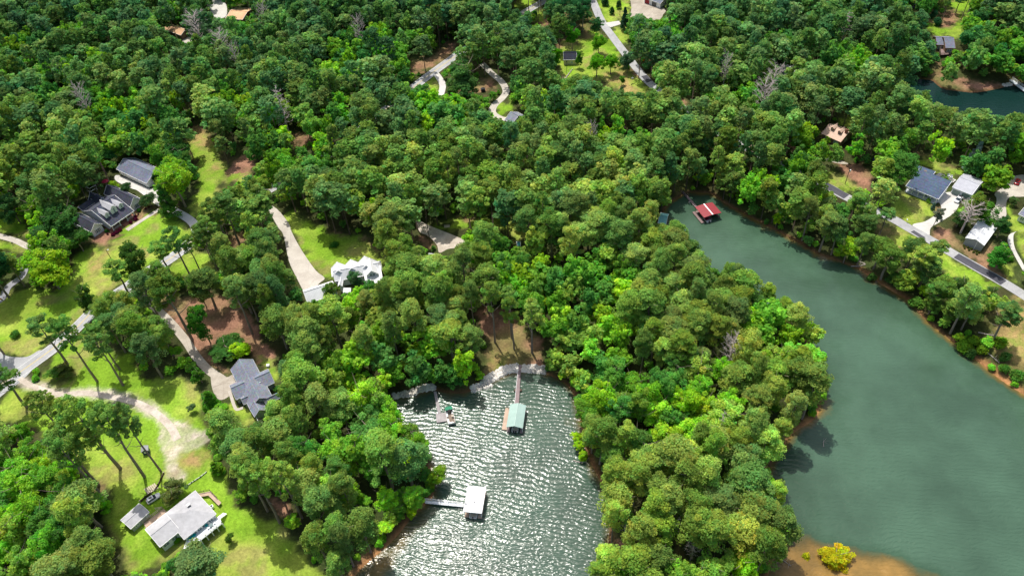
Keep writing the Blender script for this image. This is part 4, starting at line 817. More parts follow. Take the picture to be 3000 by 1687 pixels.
# ------------------------------------------------------------------ docks
def dock(name, label, p0, p1, z=0.0, cat='dock'):
    a, b = plane(p0, z), plane(p1, z); rz = math.atan2(b.y-a.y, b.x-a.x); o = Vector((a.x, a.y, 0)); r = empty(name, o, rz, label, cat)
    ca, sa = math.cos(rz), math.sin(rz)
    def L(p, z=0.0): P = plane(p, z)-o; return Vector((P.x*ca+P.y*sa, -P.x*sa+P.y*ca, z))
    def W(p): return Vector((o.x+p.x*ca-p.y*sa, o.y+p.x*sa+p.y*ca, p.z))
    return r, L, W, rz
def rect(A, B, C):
    u = (B-A).normalized(); v = Vector((-u.y, u.x, 0))
    if (C-B).dot(v) < 0: v = -v
    w = (C-B).dot(v); return [A, B, B+v*w, A+v*w]
def boat(loc, rz, Ln, Bm, label, cat='motorboat', cover=None, engines=1, seats=True, name='motorboat'):
    r = empty(name, loc, rz, label, cat)
    secs = []; n = 9
    for i in range(n):                      # stern at -L/2, bow at +L/2 along x
        t = i/(n-1); w = Bm/2*(1 if t < .5 else max(.03, 1-((t-.5)/.5)**2.2)); x = -Ln/2+Ln*t; zt = .62+.3*t*t; zb = -.18+.35*max(0, t-.6)
        secs.append([(x, -w, zt), (x, -w*.9, zb+.15), (x, 0, zb), (x, w*.9, zb+.15), (x, w, zt), (x, w*.8, zt), (x, w*.78, .2), (x, 0, .18), (x, -w*.78, .2), (x, -w*.8, zt)])
    m = MB(); vs = [p for s_ in secs for p in s_]; K = 10; fs = [(i*K+j, i*K+(j+1) % K, (i+1)*K+(j+1) % K, (i+1)*K+j) for i in range(n-1) for j in range(K)]
    fs += [(0, 1, 2, 7, 8, 9), (2, 3, 4, 5, 6, 7)]; m.add(vs, fs); m.build('hull', M['boat_hull'], r)
    if cover:
        m = MB(); cv = []
        for i in range(n):
            t = i/(n-1); w = Bm/2*.96*(1 if t < .5 else max(.03, 1-((t-.5)/.5)**2.2)); x = -Ln/2+Ln*t; zt = .64+.3*t*t; cv += [(x, -w, zt), (x, -w*.5, zt+.25), (x, 0, zt+.38), (x, w*.5, zt+.25), (x, w, zt)]
        m.add(cv, [(i*5+j, i*5+j+1, (i+1)*5+j+1, (i+1)*5+j) for i in range(1, n-1) for j in range(4)]); m.build('cover', M[cover], r)
    elif seats:
        m = MB(); m.box((-Ln*.36, 0, .45), (.6, Bm*.75, .45)); m.box((-Ln*.44, 0, .75), (.15, Bm*.75, .5)); m.build('seat', M['boat_seat'], r)
        for sy in (-1, 1): m = MB(); m.box((0, sy*Bm*.22, .5), (.55, .5, .5)); m.box((-.25, sy*Bm*.22, .85), (.1, .5, .45)); m.build('seat', M['boat_seat'], r)
        m = MB(); m.add([(Ln*.12, -Bm*.4, .75), (Ln*.12, Bm*.4, .75), (Ln*.05, Bm*.38, 1.25), (Ln*.05, -Bm*.38, 1.25), (Ln*.14, -Bm*.4, .75), (Ln*.14, Bm*.4, .75), (Ln*.07, Bm*.38, 1.25), (Ln*.07, -Bm*.38, 1.25)], [(0, 1, 2, 3), (7, 6, 5, 4), (2, 6, 7, 3), (0, 3, 7, 4), (1, 5, 6, 2)]); m.build('windscreen', M['glass_dark'], r)
    for i in range(engines):
        y = (i-(engines-1)/2)*.6; m = MB(); m.box((-Ln/2-.25, y, .75), (.5, .36, .55)); m.box((-Ln/2-.42, y, 1.0), (.25, .3, .12)); m.bar((-Ln/2-.2, y, .5), (-Ln/2-.25, y, -.3), .16, .3); m.build('outboard_motor', M['black_metal'], r)
    return r
# white roofed dock
TL, BLp, BRp, TR = Z6([(480,1050),(450,1300),(640,1318),(675,1050)])
r, L, W, rz = dock('covered_dock', 'covered boat dock with flat bright white roof and long white gangway', BLp, BRp, 3.0)
q = rect(L(BLp, 3.0), L(BRp, 3.0), L(TR, 3.0)); q[3] = q[0]+(q[3]-q[0]); m = MB()
m.prism([(0, 3.0), ((q[1]-q[0]).length/2, 3.2), ((q[1]-q[0]).length, 3.0), ((q[1]-q[0]).length, 2.86), ((q[1]-q[0]).length/2, 3.06), (0, 2.86)], Vector((q[0].x, q[0].y, 0)), (q[3]-q[0]).normalized(), (q[1]-q[0]).normalized(), (q[3]-q[0]).length); m.build('roof', M['roof_white'], r); keep([W(p) for p in q])
wdt = (q[1]-q[0]).length; dp = (q[3]-q[0]).length; ux = (q[1]-q[0]).normalized(); uy = (q[3]-q[0]).normalized(); g0 = Vector((q[0].x, q[0].y, 0))
m = MB(); deckpoly(m, [g0+ux*.1+uy*-.2+Vector((0, 0, .5)), g0+ux*1.3+uy*-.2+Vector((0, 0, .5)), g0+ux*1.3+uy*dp+Vector((0, 0, .5)), g0+ux*.1+uy*dp+Vector((0, 0, .5))], .4); deckpoly(m, [g0+ux*(wdt-1.3)+uy*-.2+Vector((0, 0, .5)), g0+ux*(wdt-.1)+uy*-.2+Vector((0, 0, .5)), g0+ux*(wdt-.1)+uy*dp+Vector((0, 0, .5)), g0+ux*(wdt-1.3)+uy*dp+Vector((0, 0, .5))], .4); deckpoly(m, [g0+ux*1.3+uy*(dp-1.6)+Vector((0, 0, .5)), g0+ux*(wdt-1.3)+uy*(dp-1.6)+Vector((0, 0, .5)), g0+ux*(wdt-1.3)+uy*dp+Vector((0, 0, .5)), g0+ux*1.3+uy*dp+Vector((0, 0, .5))], .39); m.build('deck', M['deck_tan'], r)
for sx in (.25, wdt-.25):
    for sy in (.3, dp/2, dp-.3): m = MB(); p = g0+ux*sx+uy*sy; m.bar(p+Vector((0, 0, .4)), p+Vector((0, 0, 2.9)), .16); m.build('post', M['trim_white'], r)
m = MB()
for a_, b_ in ((q[0], q[1]), (q[1], q[2]), (q[2], q[3]), (q[3], q[0])): m.bar(a_-Vector((0, 0, .02)), b_-Vector((0, 0, .02)), .12, .34)
m.build('roof_trim', M['trim_white'], r)
m = MB(); p = g0+ux*wdt*.52+uy*dp*.4; m.box(p+Vector((0, 0, 3.3)), (.3, .4, .35)); m.lathe([(.16, 3.45), (.12, 3.6), (.02, 3.65)], p, 8); m.build('roof_vent', M['grey_metal'], r)
m = MB(); p = g0+ux*.35+uy*dp*.3; m.lathe([(.25, 3.1), (.22, 3.3), (.05, 3.4)], p, 8); m.build('roof_vent', M['grey_metal'], r)
ga, gb, gc, gd = [L(z, .7) for z in Z6([(455,1222),(60,1190),(60,1222),(455,1252)])]; gb = gb+Vector((0, 0, .5)); gc = gc+Vector((0, 0, .5)); m = MB(); deckpoly(m, [ga, gb, gc, gd], .15); g_ = m.build('gangway', M['deck_white'], r); m = MB(); rail(m, [ga, gb], 1.0, 2.0, .08, 2); rail(m, [gd, gc], 1.0, 2.0, .08, 2); m.build('gangway_railing', M['trim_white'], g_)
keep([W(p) for p in (ga, gb.lerp(ga, .1), gc.lerp(gd, .1), gd)])
boat(W(g0+ux*wdt/2+uy*(dp*.36))+Vector((0, 0, .1)), rz+PI/2, 6.6, 2.3, 'white motorboat moored stern out under the white dock roof', engines=1)
# green roofed dock
A_, B_, C_ = Z6([(895,425),(1065,440),(1085,200)])
r, L, W, rz = dock('covered_dock', 'covered boat dock with pale green gabled metal roof and narrow walkway', A_, B_, 2.6)
q = rect(L(A_, 2.6), L(B_, 2.6), L(C_, 2.6)); wdt = (q[1]-q[0]).length; dp = (q[3]-q[0]).length; ux = (q[1]-q[0]).normalized(); uy = (q[3]-q[0]).normalized(); g0 = Vector((q[0].x, q[0].y, 0)); V5 = Vector((0, 0, .45))
m = MB(); m.prism([(0, 2.6), (wdt/2, 3.5), (wdt, 2.6), (wdt, 2.5), (wdt/2, 3.4), (0, 2.5)], g0, uy, ux, dp); m.build('roof', M['metal_green'], r); keep([W(p) for p in q])
m = MB(); m.bar(g0+ux*wdt/2+Vector((0, 0, 3.52)), g0+ux*wdt/2+uy*dp+Vector((0, 0, 3.52)), .25, .08); m.build('ridge_cap', M['metal_green'], r)
m = MB()
for x0, x1, y0, y1, e in ((.05, 1.0, -.3, dp, 0), (wdt-1.0, wdt-.05, -.3, dp, 0), (1.0, wdt-1.0, dp-1.3, dp, .003)): deckpoly(m, [g0+ux*x0+uy*y0+V5, g0+ux*x1+uy*y0+V5, g0+ux*x1+uy*y1+V5, g0+ux*x0+uy*y1+V5], .38+e)
m.build('deck', M['deck_mauve'], r)
for sx in (.2, wdt-.2):
    for sy in (.3, dp/2, dp-.3): m = MB(); p = g0+ux*sx+uy*sy; m.bar(p+V5, p+Vector((0, 0, 2.55)), .14); m.build('post', M['trim_white'], r)
sd_ = rect(*[L(z, .45) for z in Z6([(848,450),(905,455),(912,228)])]); m = MB(); deckpoly(m, sd_, .4); m.build('side_deck', M['deck_tan'], r); keep([W(p) for p in sd_])
wk = [L(z, .55) for z in Z6([(982,182),(1025,182)])+[(1527.5,1064),(1519,1064)]]; m = MB(); deckpoly(m, wk, .2); w_ = m.build('walkway', M['deck_mauve'], r); keep([W(p) for p in wk])
m = MB(); ln = Z6([(985,60),(1030,60)]); 
for p_ in (Z6([(990,45)])[0], Z6([(1042,45)])[0]): m = MB(); m.box(L(p_, .3), (.8, .9, .4)); m.build('float', M['timber_dark'], r)
m = MB(); m.bar(wk[0]+Vector((0, 0, .05)), wk[3]+Vector((0, 0, .05)), .09, .12); m.build('walkway_kerb', M['trim_white'], w_)
m = MB(); p = L(Z6([(912,225)])[0], .45); m.bar(p, p+Vector((0, 0, 3.6)), .09); m.box(p+Vector((0, 0, 3.6)), (.7, .12, .1)); tag(m.build('lamp_post', M['trim_white'], r))
boat(W(g0+ux*wdt/2+uy*(dp*.36))+Vector((0, 0, .1)), rz+PI/2, 6.4, 2.1, 'motorboat with black engine stowed under the green dock roof', engines=2)
# small open dock and pontoon boat
r, L, W, rz = dock('open_dock', 'small weathered square dock with a narrow walkway to the rocky bank', *Z6([(175,380),(285,360)]), .45)
q = rect(*[L(z, .45) for z in Z6([(175,380),(285,362),(264,272)])]); m = MB(); deckpoly(m, q, .35); m.build('deck', M['deck_grey'], r); keep([W(p) for p in q])
q2 = [L(z, .5) for z in Z6([(187,285),(218,275),(172,55),(142,58)])]; m = MB(); deckpoly(m, q2, .2); m.build('walkway', M['deck_grey'], r); keep([W(p) for p in q2])
a_, b_ = plane(Z6([(302,255)])[0], .6), plane(Z6([(332,395)])[0], .6); d_ = a_-b_; c_ = (a_+b_)/2; Lp = d_.length+.4; rzp = math.atan2(d_.y, d_.x)
r = empty('pontoon_boat', Vector((c_.x, c_.y, 0)), rzp, 'white pontoon boat with green canopy tied to the small dock', 'pontoon boat')
for sy in (-1, 1): m = MB(); m.tube([(-Lp/2, sy*.8, .15), (Lp/2-.6, sy*.8, .15), (Lp/2, sy*.8, .3)], [.3, .3, .08], 8); m.build('pontoon', M['grey_metal'], r)
m = MB(); m.box((0, 0, .5), (Lp, 2.3, .12)); m.build('deck', M['boat_floor'], r)
m = MB()
for sy in (-1, 1): m.box((0, sy*1.12, .9), (Lp*.95, .08, .7))
for sx in (-1, 1): m.box((sx*Lp*.475, 0, .9), (.08, 2.2, .7))
m.build('rail_panel', M['boat_hull'], r)
for x, y, dx, dy in ((-Lp*.28, .85, Lp*.32, .5), (Lp*.2, .85, Lp*.3, .5), (Lp*.25, -.85, Lp*.2, .5), (-Lp*.4, 0, .55, 1.2)): m = MB(); m.box((x, y, .78), (dx, dy, .42)); m.build('seat', M['boat_hull'], r)
m = MB(); m.box((-.1, -.7, .95), (.6, .7, .8)); m.build('console', M['boat_seat'], r)
m = MB(); m.prism([(-1.15, 2.05), (0, 2.35), (1.15, 2.05), (1.15, 2.0), (0, 2.3), (-1.15, 2.0)], (Lp*.32, 0, 0), (1, 0, 0), (0, 1, 0), Lp*.22)
cn = m.build('canopy', M['canvas_green'], r); m = MB()
for sy in (-1, 1): m.bar((Lp*.42, sy*1.1, .6), (Lp*.42, sy*1.1, 2.05), .06)
m.build('canopy_pole', M['grey_metal'], cn); keep([r.matrix_world @ Vector((0, 0, 0))]*3)
# red roofed dock
A_, B_, C_, D_ = Z7([(920,1090),(1490,930),(1185,585),(605,755)])
r, L, W, rz = dock('covered_dock', 'covered boat dock with red metal roof and white ridge strip', A_, B_, 2.8)
q = rect(L(A_, 2.8), L(B_, 2.8), L(C_, 2.8)); wdt = (q[1]-q[0]).length; dp = (q[3]-q[0]).length; ux = (q[1]-q[0]).normalized(); uy = (q[3]-q[0]).normalized(); g0 = Vector((q[0].x, q[0].y, 0))
m = MB(); m.prism([(0, 2.8), (wdt/2, 3.15), (wdt, 2.8), (wdt, 2.7), (wdt/2, 3.05), (0, 2.7)], g0, uy, ux, dp); m.build('roof', M['metal_red'], r); keep([W(p) for p in q]); keep([W(g0), W(g0+ux*wdt), W(g0+ux*wdt+uy*2), W(g0+uy*dp)])
m = MB(); m.bar(g0+ux*wdt/2+Vector((0, 0, 3.18)), g0+ux*wdt/2+uy*dp+Vector((0, 0, 3.18)), .5, .06); m.build('ridge_strip', M['trim_white'], r)
m = MB(); V5 = Vector((0, 0, .45))
for i, (x0, x1, y0, y1) in enumerate(((-.9, .6, -.2, dp), (wdt/2-.35, wdt/2+.35, .3, dp), (wdt-.7, wdt, .4, dp), (.6, wdt-.7, dp-1.2, dp-.01))): deckpoly(m, [g0+ux*x0+uy*y0+V5, g0+ux*x1+uy*y0+V5, g0+ux*x1+uy*y1+V5, g0+ux*x0+uy*y1+V5], .38+.003*i)
m.build('deck', M['deck_weathered'], r)
for sx in (.15, wdt/2, wdt-.15):
    for sy in (.6, dp/2, dp-.3): m = MB(); p = g0+ux*sx+uy*sy; m.bar(p+V5, p+Vector((0, 0, 2.85)), .12); m.build('post', M['timber_dark'], r)
w0 = [L(z, .5) for z in Z7([(620,735),(700,715),(250,225),(150,215)])]; m = MB(); deckpoly(m, w0, .2); w_ = m.build('walkway', M['deck_mauve'], r); keep([W(p) for p in w0])
m = MB(); rail(m, [w0[2], w0[2].lerp(w0[1], .4)], .9, 1.5, .08, 2); rail(m, [w0[3], w0[3].lerp(w0[0], .4)], .9, 1.5, .08, 2); m.build('walkway_railing', M['timber_dark'], w_)
m = MB(); m.box(L(Z7([(455,590)])[0], .2), (.9, .7, .4)); m.build('float', M['grey_metal'], r)
boat(W(g0+ux*wdt*.28+uy*(dp*.30))+Vector((0, 0, .15)), rz+PI/2, 5.6, 2.0, 'white boat under maroon cover moored below the red dock roof', cover='boat_cover', engines=1)
# gangway top right
p4 = Z10([(1630,1140),(1665,1120),(1870,1270),(1870,1320)]); r, L, W, rz = dock('gangway', 'white railed gangway running from the clay bank over the dark pond', p4[0], p4[3], .8, 'gangway')
q = [L(z, .9) for z in p4]; m = MB(); deckpoly(m, q, .2); m.build('deck', M['deck_white'], r); m = MB(); rail(m, [q[1], q[2]], 1.0, 1.5, .08, 2); rail(m, [q[0], q[3]], 1.0, 1.5, .08, 2); m.build('railing', M['trim_white'], r); keep([W(p) for p in q])

# ------------------------------------------------------------------ vehicles
def car(loc, rz, label, cat, paint, Ln=4.0, Wd=1.75, Ht=1.55, pickup=False, name='parked_car'):
    r = empty(name, loc, rz, label, cat); x = Ln/2; w = Wd/2
    st = [(-x, .45, .80, .90), (-x*.93, .28, .95, .97), (-x*.3, .22, .98, 1), (x*.3, .22, .98, 1), (x*.8, .25, .86, .97), (x*.97, .32, .72, .86), (x, .42, .62, .8)]
    m = MB(); K = 8; vs = []
    for sx, zb, zt, f in st:
        ww = w*f; vs += [(sx, -ww*.8, zb), (sx, -ww, zb+.15), (sx, -ww, zt-.15), (sx, -ww*.85, zt), (sx, ww*.85, zt), (sx, ww, zt-.15), (sx, ww, zb+.15), (sx, ww*.8, zb)]
    n = len(st); m.add(vs, [(i*K+j, i*K+(j+1) % K, (i+1)*K+(j+1) % K, (i+1)*K+j) for i in range(n-1) for j in range(K)]+[tuple(range(K)), tuple((n-1)*K+j for j in reversed(range(K)))]); m.build('body', M[paint], r, True)
    x0, x1 = ((-x*.1, x*.62) if pickup else (-x*.86, x*.42)); m = MB(); a, b, c, d = x0, x0+.25, x1-.75, x1
    lo = .93; hi = Ht; prof = [(a, lo, w*.86), (b, hi-.04, w*.7), (c, hi-.04, w*.7), (d, lo-.03, w*.86)]
    vs = [(p, -q, z) for p, z, q in prof]+[(p, q, z) for p, z, q in prof]; m.add(vs, [(0, 1, 2, 3), (7, 6, 5, 4), (0, 4, 5, 1), (1, 5, 6, 2), (2, 6, 7, 3)]); m.build('window', M['glass_dark'], r)
    m = MB(); m.add([(b-.05, -w*.72, hi-.05), (c+.05, -w*.72, hi-.05), (c+.05, w*.72, hi-.05), (b-.05, w*.72, hi-.05), (b, -w*.62, hi+.03), (c-.05, -w*.62, hi+.03), (c-.05, w*.62, hi+.03), (b, w*.62, hi+.03)], [(3, 2, 1, 0), (4, 5, 6, 7), (0, 1, 5, 4), (1, 2, 6, 5), (2, 3, 7, 6), (3, 0, 4, 7)]); rf = m.build('roof', M[paint], r, False)
    if not pickup: m = MB(); m.box(((b+c)/2+.1, 0, hi+.035), ((c-b)*.55, w*.8, .02)); m.build('sunroof', M['glass_dark'], rf)
    else: m = MB(); m.box((-x*.53, 0, .99), (x*.75, w*1.5, .03)); m.build('cargo_bed', M['black_metal'], r)
    for sx in (-x*.62, x*.62):
        for sy in (-1, 1):
            m = MB(); m.tube([(sx, sy*(w-.22), .34), (sx, sy*(w-.01), .34)], .34, 14); t_ = m.build('wheel', M['rubber'], r); m = MB(); m.tube([(sx, sy*(w-.02), .34), (sx, sy*(w+.01), .34)], .2, 10); m.build('rim', M['grey_metal'], t_)
    for sy in (-1, 1):
        m = MB(); m.box((x*.95, sy*w*.62, .66), (.16, .34, .16)); m.build('headlight', M['lamp_glass'], r); m = MB(); m.box((-x*.985, sy*w*.7, .75), (.1, .25, .25)); m.build('taillight', M['tail_red'], r); m = MB(); m.box((x*.3, sy*(w+.08), 1.0), (.15, .2, .14)); m.build('mirror', M[paint], r)
    return r
def heading(p, q): a, b = at(p), at(q); return math.atan2(b.y-a.y, b.x-a.x)
p = Z5([(600,548)])[0]; car(at(p), heading(*Z5([(510,605),(690,490)])), 'white car with black glass roof parked between the shed and the lake house', 'car', 'car_white', 4.0, 1.8, 1.6)
p = Z8([(1446,408)])[0]; car(at(p), heading(*Z8([(1432,440),(1462,375)])), 'small red car parked on the wide concrete drive near the frame edge', 'car', 'car_red', 4.2, 1.75, 1.4)
p = Z8([(712,625)])[0]; car(at(p), heading(*Z8([(750,580),(675,665)])), 'white pickup truck parked outside the green garage doors', 'pickup truck', 'car_white', 5.0, 1.9, 1.7, True, 'pickup_truck')
p = Z10([(330,128)])[0]; car(at(p), heading(*Z10([(260,110),(400,145)])), 'white van with blue lower side near the top edge beside a straw bed', 'van', 'car_blue', 5.4, 2.1, 2.2, name='parked_van')
FOOT += [[(at(q).x, at(q).y) for q in Z5([(480,600),(560,660),(720,500),(640,440)])]]
keep([at(q) for q in Z5([(490,590),(550,650),(710,500),(650,450)])]); keep([at(q) for q in Z10([(240,100),(300,165),(420,150),(360,90)])]); keep([at(q) for q in Z8([(1410,440),(1450,460),(1490,380),(1440,360)])]); keep([at(q) for q in Z8([(660,680),(700,690),(760,600),(720,570)])])

# ------------------------------------------------------------------ small things
def pole(base, top, label, name='utility_pole', cat='utility pole', head='white', rad=.14, mat='timber_dark'):
    b = at(base); lo, hi = 1.0, 25.0
    for _ in range(30):
        t_ = (lo+hi)/2
        if proj(b+Vector((0, 0, t_)))[1] > top[1]: lo = t_
        else: hi = t_
    h_ = (lo+hi)/2; r = empty(name, b, 0, label, cat); m = MB(); m.tube([(0, 0, -.3), (0, 0, h_)], [rad, rad*.7], 8); m.build('pole', M[mat], r)
    if head == 'arm': m = MB(); m.box((0, 0, h_-.6), (2.0, .12, .14)); m.build('crossarm', M['timber_dark'], r); m = MB(); m.tube([(.35, 0, h_-2.0), (.35, 0, h_-1.2)], .28, 10); m.build('transformer', M['trim_white'], r)
    elif head == 'lamp': m = MB(); m.bar((0, 0, h_-.2), (.7, 0, h_), .07); m.build('lamp_arm', M['grey_metal'], r); m = MB(); m.lathe([(.28, h_-.12), (.3, h_), (.12, h_+.14)], (.75, 0, 0), 10); m.build('lamp_head', M['lamp_glass'], r)
    elif head == 'lantern': m = MB(); m.lathe([(.14, h_), (.24, h_+.05), (.3, h_+.6), (.05, h_+.85)], (0, 0, 0), 6); m.build('lantern', M['black_metal'], r)
    return r, h_
u1, h1 = pole(*T(0,1,[(850,525),(802,437)]), 'wooden utility pole with a white lamp on the farmhouse lawn', head='lamp')
u2, h2_ = pole(*T(2,0,[(1225,1390),(1270,1265)]), 'wooden utility pole with white transformer above the asphalt lake road', head='arm')
pole(*T(1,0,[(1700,560),(1703,470)]), 'black lamp post standing in front of the cream shed', 'lamp_post', 'lamp post', 'lantern', .08, 'black_metal')
pole(*T(1,0,[(1491,188),(1497,-60)]), 'tall dark utility pole beside the upper road near the top edge', head='none')
pole(*Z11([(1158,245),(1168,-60)]), 'tall weathered utility pole on the upper lawn between two round shrubs', head='none')
pole(*Z11([(803,292),(806,188)]), 'short thin black post beside the upper asphalt lane', 'post', 'post', 'none', .06, 'black_metal')
pole(*Z8([(900,1245),(945,1130)]), 'thin white flagpole standing before the gable of the white barn', 'flagpole', 'pole', 'none', .07, 'trim_white')
pole(*T(1,1,[(670,395),(645,190)]), 'dark utility pole on the straw bed beside the gravel drive', head='none')
m = MB()
def wire(a, b, sag=1.2): m.tube([a.lerp(b, i/14)-Vector((0, 0, sag*4*(i/14)*(1-i/14))) for i in range(15)], .018, 4)
a = Vector(u1.location)+Vector((0, 0, h1-.3)); wire(a, at(T(0,1,[(300,830)])[0], 6), 1.5); wire(a+Vector((0, 0, .3)), at(T(0,1,[(250,800)])[0], 6), 1.5); tag(m.build('power_line', M['black_metal']), 'thin black power lines sagging from the lamp pole over the lawn', 'power line')
def sign(p, label, mat, h_=1.8, s_=.5, shape='diamond', name='road_sign', cat='sign', rz=0):
    b = at(p); r = empty(name, b, rz, label, cat); m = MB(); m.bar((0, 0, -.2), (0, 0, h_), .07); m.build('post', M['grey_metal' if shape == 'diamond' else 'timber_pale'], r); m = MB()
    if shape == 'diamond': m.add([(0, -.06, h_-s_), (s_, -.06, h_), (0, -.06, h_+s_), (-s_, -.06, h_), (0, -.03, h_-s_), (s_, -.03, h_), (0, -.03, h_+s_), (-s_, -.03, h_)], [(0, 1, 2, 3), (7, 6, 5, 4), (0, 4, 5, 1), (1, 5, 6, 2), (2, 6, 7, 3), (3, 7, 4, 0)]); m.build('sign_panel', M[mat], r)
    elif shape == 'mailbox': m.prism([(-.15, 0), (-.15, .2), (0, .32), (.15, .2), (.15, 0), (0, -.01)], (0, -.3, h_), (0, 1, 0), (1, 0, 0), .6); m.build('mailbox_body', M[mat], r)
    else: m.box((0, -.05, h_-.25), (s_, .05, s_)); m.build('sign_panel', M[mat], r)
    return r
sign(T(0,1,[(22,830)])[0], 'orange diamond road sign at the left frame edge by the lawn', 'sign_orange', 1.6, .6)
sign(T(1,0,[(2278,485)])[0], 'orange diamond road sign beside the upper lake road', 'sign_orange', 2.0, .65)
sign(T(2,1,[(1688,228)])[0], 'white mailbox on a post at the lawn corner by the lake road', 'trim_white', 1.1, .4, 'mailbox', 'mailbox', 'mailbox')
sign(T(0,1,[(100,400)])[0], 'black mailbox beside the pale drive left of the farmhouse', 'black_metal', 1.0, .4, 'mailbox', 'mailbox', 'mailbox')
sign(T(1,0,[(2190,655)])[0], 'small garden sign on a post on the upper lawn', 'timber_dark', 1.4, .5, 'board', 'garden_sign', 'sign')
sign(Z10([(1048,190)])[0], 'tall white notice board on the bright lawn by the dark trees', 'trim_white', 2.2, 1.4, 'board', 'notice_board', 'sign')
m = MB(); b = at(Z11([(1358,1245)])[0]); m.lathe([(.15, 0), (.5, .25), (.55, .55), (.3, .85), (.02, .95)], b, 12); tag(m.build('garden_ball', M['trim_white'], None, True), 'white round ornament under the tree on the upper lawn', 'garden ornament')
m = MB(); b = at(T(1,0,[(1070,690)])[0]); m.box(b+Vector((0, 0, .6)), (2.0, 1.6, 1.2), .2); m.prism([(-1.1, 1.2), (0, 1.7), (1.1, 1.2), (1.1, 1.15), (0, 1.65), (-1.1, 1.15)], b-Vector((0, .9, 0)), (0, 1, 0), (1, 0, 0), 1.8); tag(m.build('black_bin_shelter', M['black_metal']), 'black boxy bin shelter on the red straw circle inside the curved drive', 'bin shelter')
b = at(T(0,2,[(1108,515)])[0]); r = empty('playhouse', b, .3, 'little blue and white playhouse at the foot of a leaning pine', 'playhouse'); m = MB(); m.box((0, 0, .8), (1.9, 1.6, 2.0)); m.build('wall', M['car_blue'], r); m = MB(); m.prism([(-1.1, 1.8), (0, 2.4), (1.1, 1.8), (1.1, 1.7), (0, 2.3), (-1.1, 1.7)], (0, -1.0, 0), (0, 1, 0), (1, 0, 0), 2.0); m.build('roof', M['grey_metal'], r); m = MB(); m.box((0, -.82, 1.0), (.8, .05, .8)); m.build('window', M['trim_white'], r)
# red parasol, swing frame, trampoline, blue tarp, well cover
b = at(T(0,0,[(808,1395)])[0]); r = empty('parasol', b, 0, 'open red parasol in the shade behind the farmhouse', 'parasol'); m = MB(); m.tube([(0, 0, 0), (0, 0, 2.4)], .04); m.build('pole', M['trim_white'], r); m = MB(); m.lathe([(1.5, 1.9), (1.52, 1.95), (.8, 2.3), (.05, 2.55)], (0, 0, 0), 8); m.build('canopy', M['maroon_cloth'], r)
r = empty('pergola_frame', at(Z2([(235,620)])[0]), 0, 'white V shaped garden fence rails in the shade behind the farmhouse', 'fence'); o_ = Vector(r.location)
for pq in (((155,570),(225,605),(320,550)), ((185,625),(240,655),(335,595))):
    m = MB(); q = [at(z, 1.0)-o_ for z in Z2(list(pq))]
    for a, b in zip(q[:-1], q[1:]): m.bar(a, b, .22, .12); m.bar(a-Vector((0, 0, 1)), a, .12); m.bar(b-Vector((0, 0, 1)), b, .12)
    m.build('rail', M['trim_white'], r)
b = at(Z9([(1700,1240)])[0]); r = empty('trampoline', b, 0, 'round trampoline with blue rim under the pines near the lake road', 'trampoline'); m = MB()
m.tube([(1.9*math.cos(t_*PI/12), 1.9*math.sin(t_*PI/12), .9) for t_ in range(25)], .2, 6, False); m.build('rim_pad', M['blue_tarp'], r); m = MB(); m.lathe([(1.75, .86), (1.75, .89)], (0, 0, 0), 24); m.build('jumping_mat', M['black_metal'], r)
for i in range(6): m = MB(); m.bar((1.8*math.cos(i), 1.8*math.sin(i), 0), (1.8*math.cos(i), 1.8*math.sin(i), .9), .08); m.build('leg', M['grey_metal'], r)
m = MB(); b = at(T(1,1,[(798,268)])[0]); m.box(b+Vector((0, 0, .35)), (2.2, .9, .1)); m.box(b+Vector((0, .4, .7)), (2.2, .08, .4)); [m.bar(b+Vector((x, y, 0)), b+Vector((x, y, .35)), .1) for x in (-.9, .9) for y in (-.35, .35)]; tag(m.build('garden_bench', M['timber_pale']), 'pale garden bench on the grass beyond the gravel drive', 'bench')
# timber walls and fences near the lake house
def fence(name, pts, label, mat, h_=1.1, w_=.18, cat='fence', post=2.0):
    q = [at(z) for z in pts]; o_ = q[0]; r = empty(name, o_, 0, label, cat); m = MB()
    for a, b in zip(q[:-1], q[1:]):
        m.bar(a-o_+Vector((0, 0, h_*.45)), b-o_+Vector((0, 0, h_*.45)), w_, h_*.9)
    m.build('panel', M[mat], r)
    for a, b in zip(q[:-1], q[1:]):
        n = max(1, int((b-a).length/post))
        for i in range(n+1): m = MB(); p = a.lerp(b, i/n)-o_; m.bar(p-Vector((0, 0, .2)), p+Vector((0, 0, h_+.08)), w_+.1); m.build('post', M['timber_pale'], r)
    return r
fence('retaining_wall', Z5([(385,592),(470,520),(560,455)]), 'low timber retaining wall running from the shed to the garden steps', 'timber_dark', .8)
fence('retaining_wall', Z5([(618,412),(665,330),(710,240),(755,140)]), 'low dark timber retaining wall running uphill from the garden steps', 'timber_dark', .7)
fence('picket_fence', Z5([(1085,370),(1190,290),(1230,265),(1330,200),(1425,125)]), 'low white picket fence across the grass behind the lake house', 'trim_white', .5, .08, post=1.0)
r = empty('garden_steps', at(Z5([(560,390)])[0]), .75, 'wide pale timber garden steps climbing from the white car', 'steps')
for i in range(6): m = MB(); m.box((-.55*i+1.4, 0, .12*i+.05), (.42, 2.4, .2)); m.build('step', M['timber_pale'], r)
m = MB(); a, b = at(T(0,2,[(620,1449)])[0], .6), at(T(0,2,[(740,1395)])[0], .6); m.bar(a, b, 1.5, .5); tag(m.build('timber_planter', M['timber_pale']), 'long weathered timber planter at the bottom edge under the trees', 'planter')
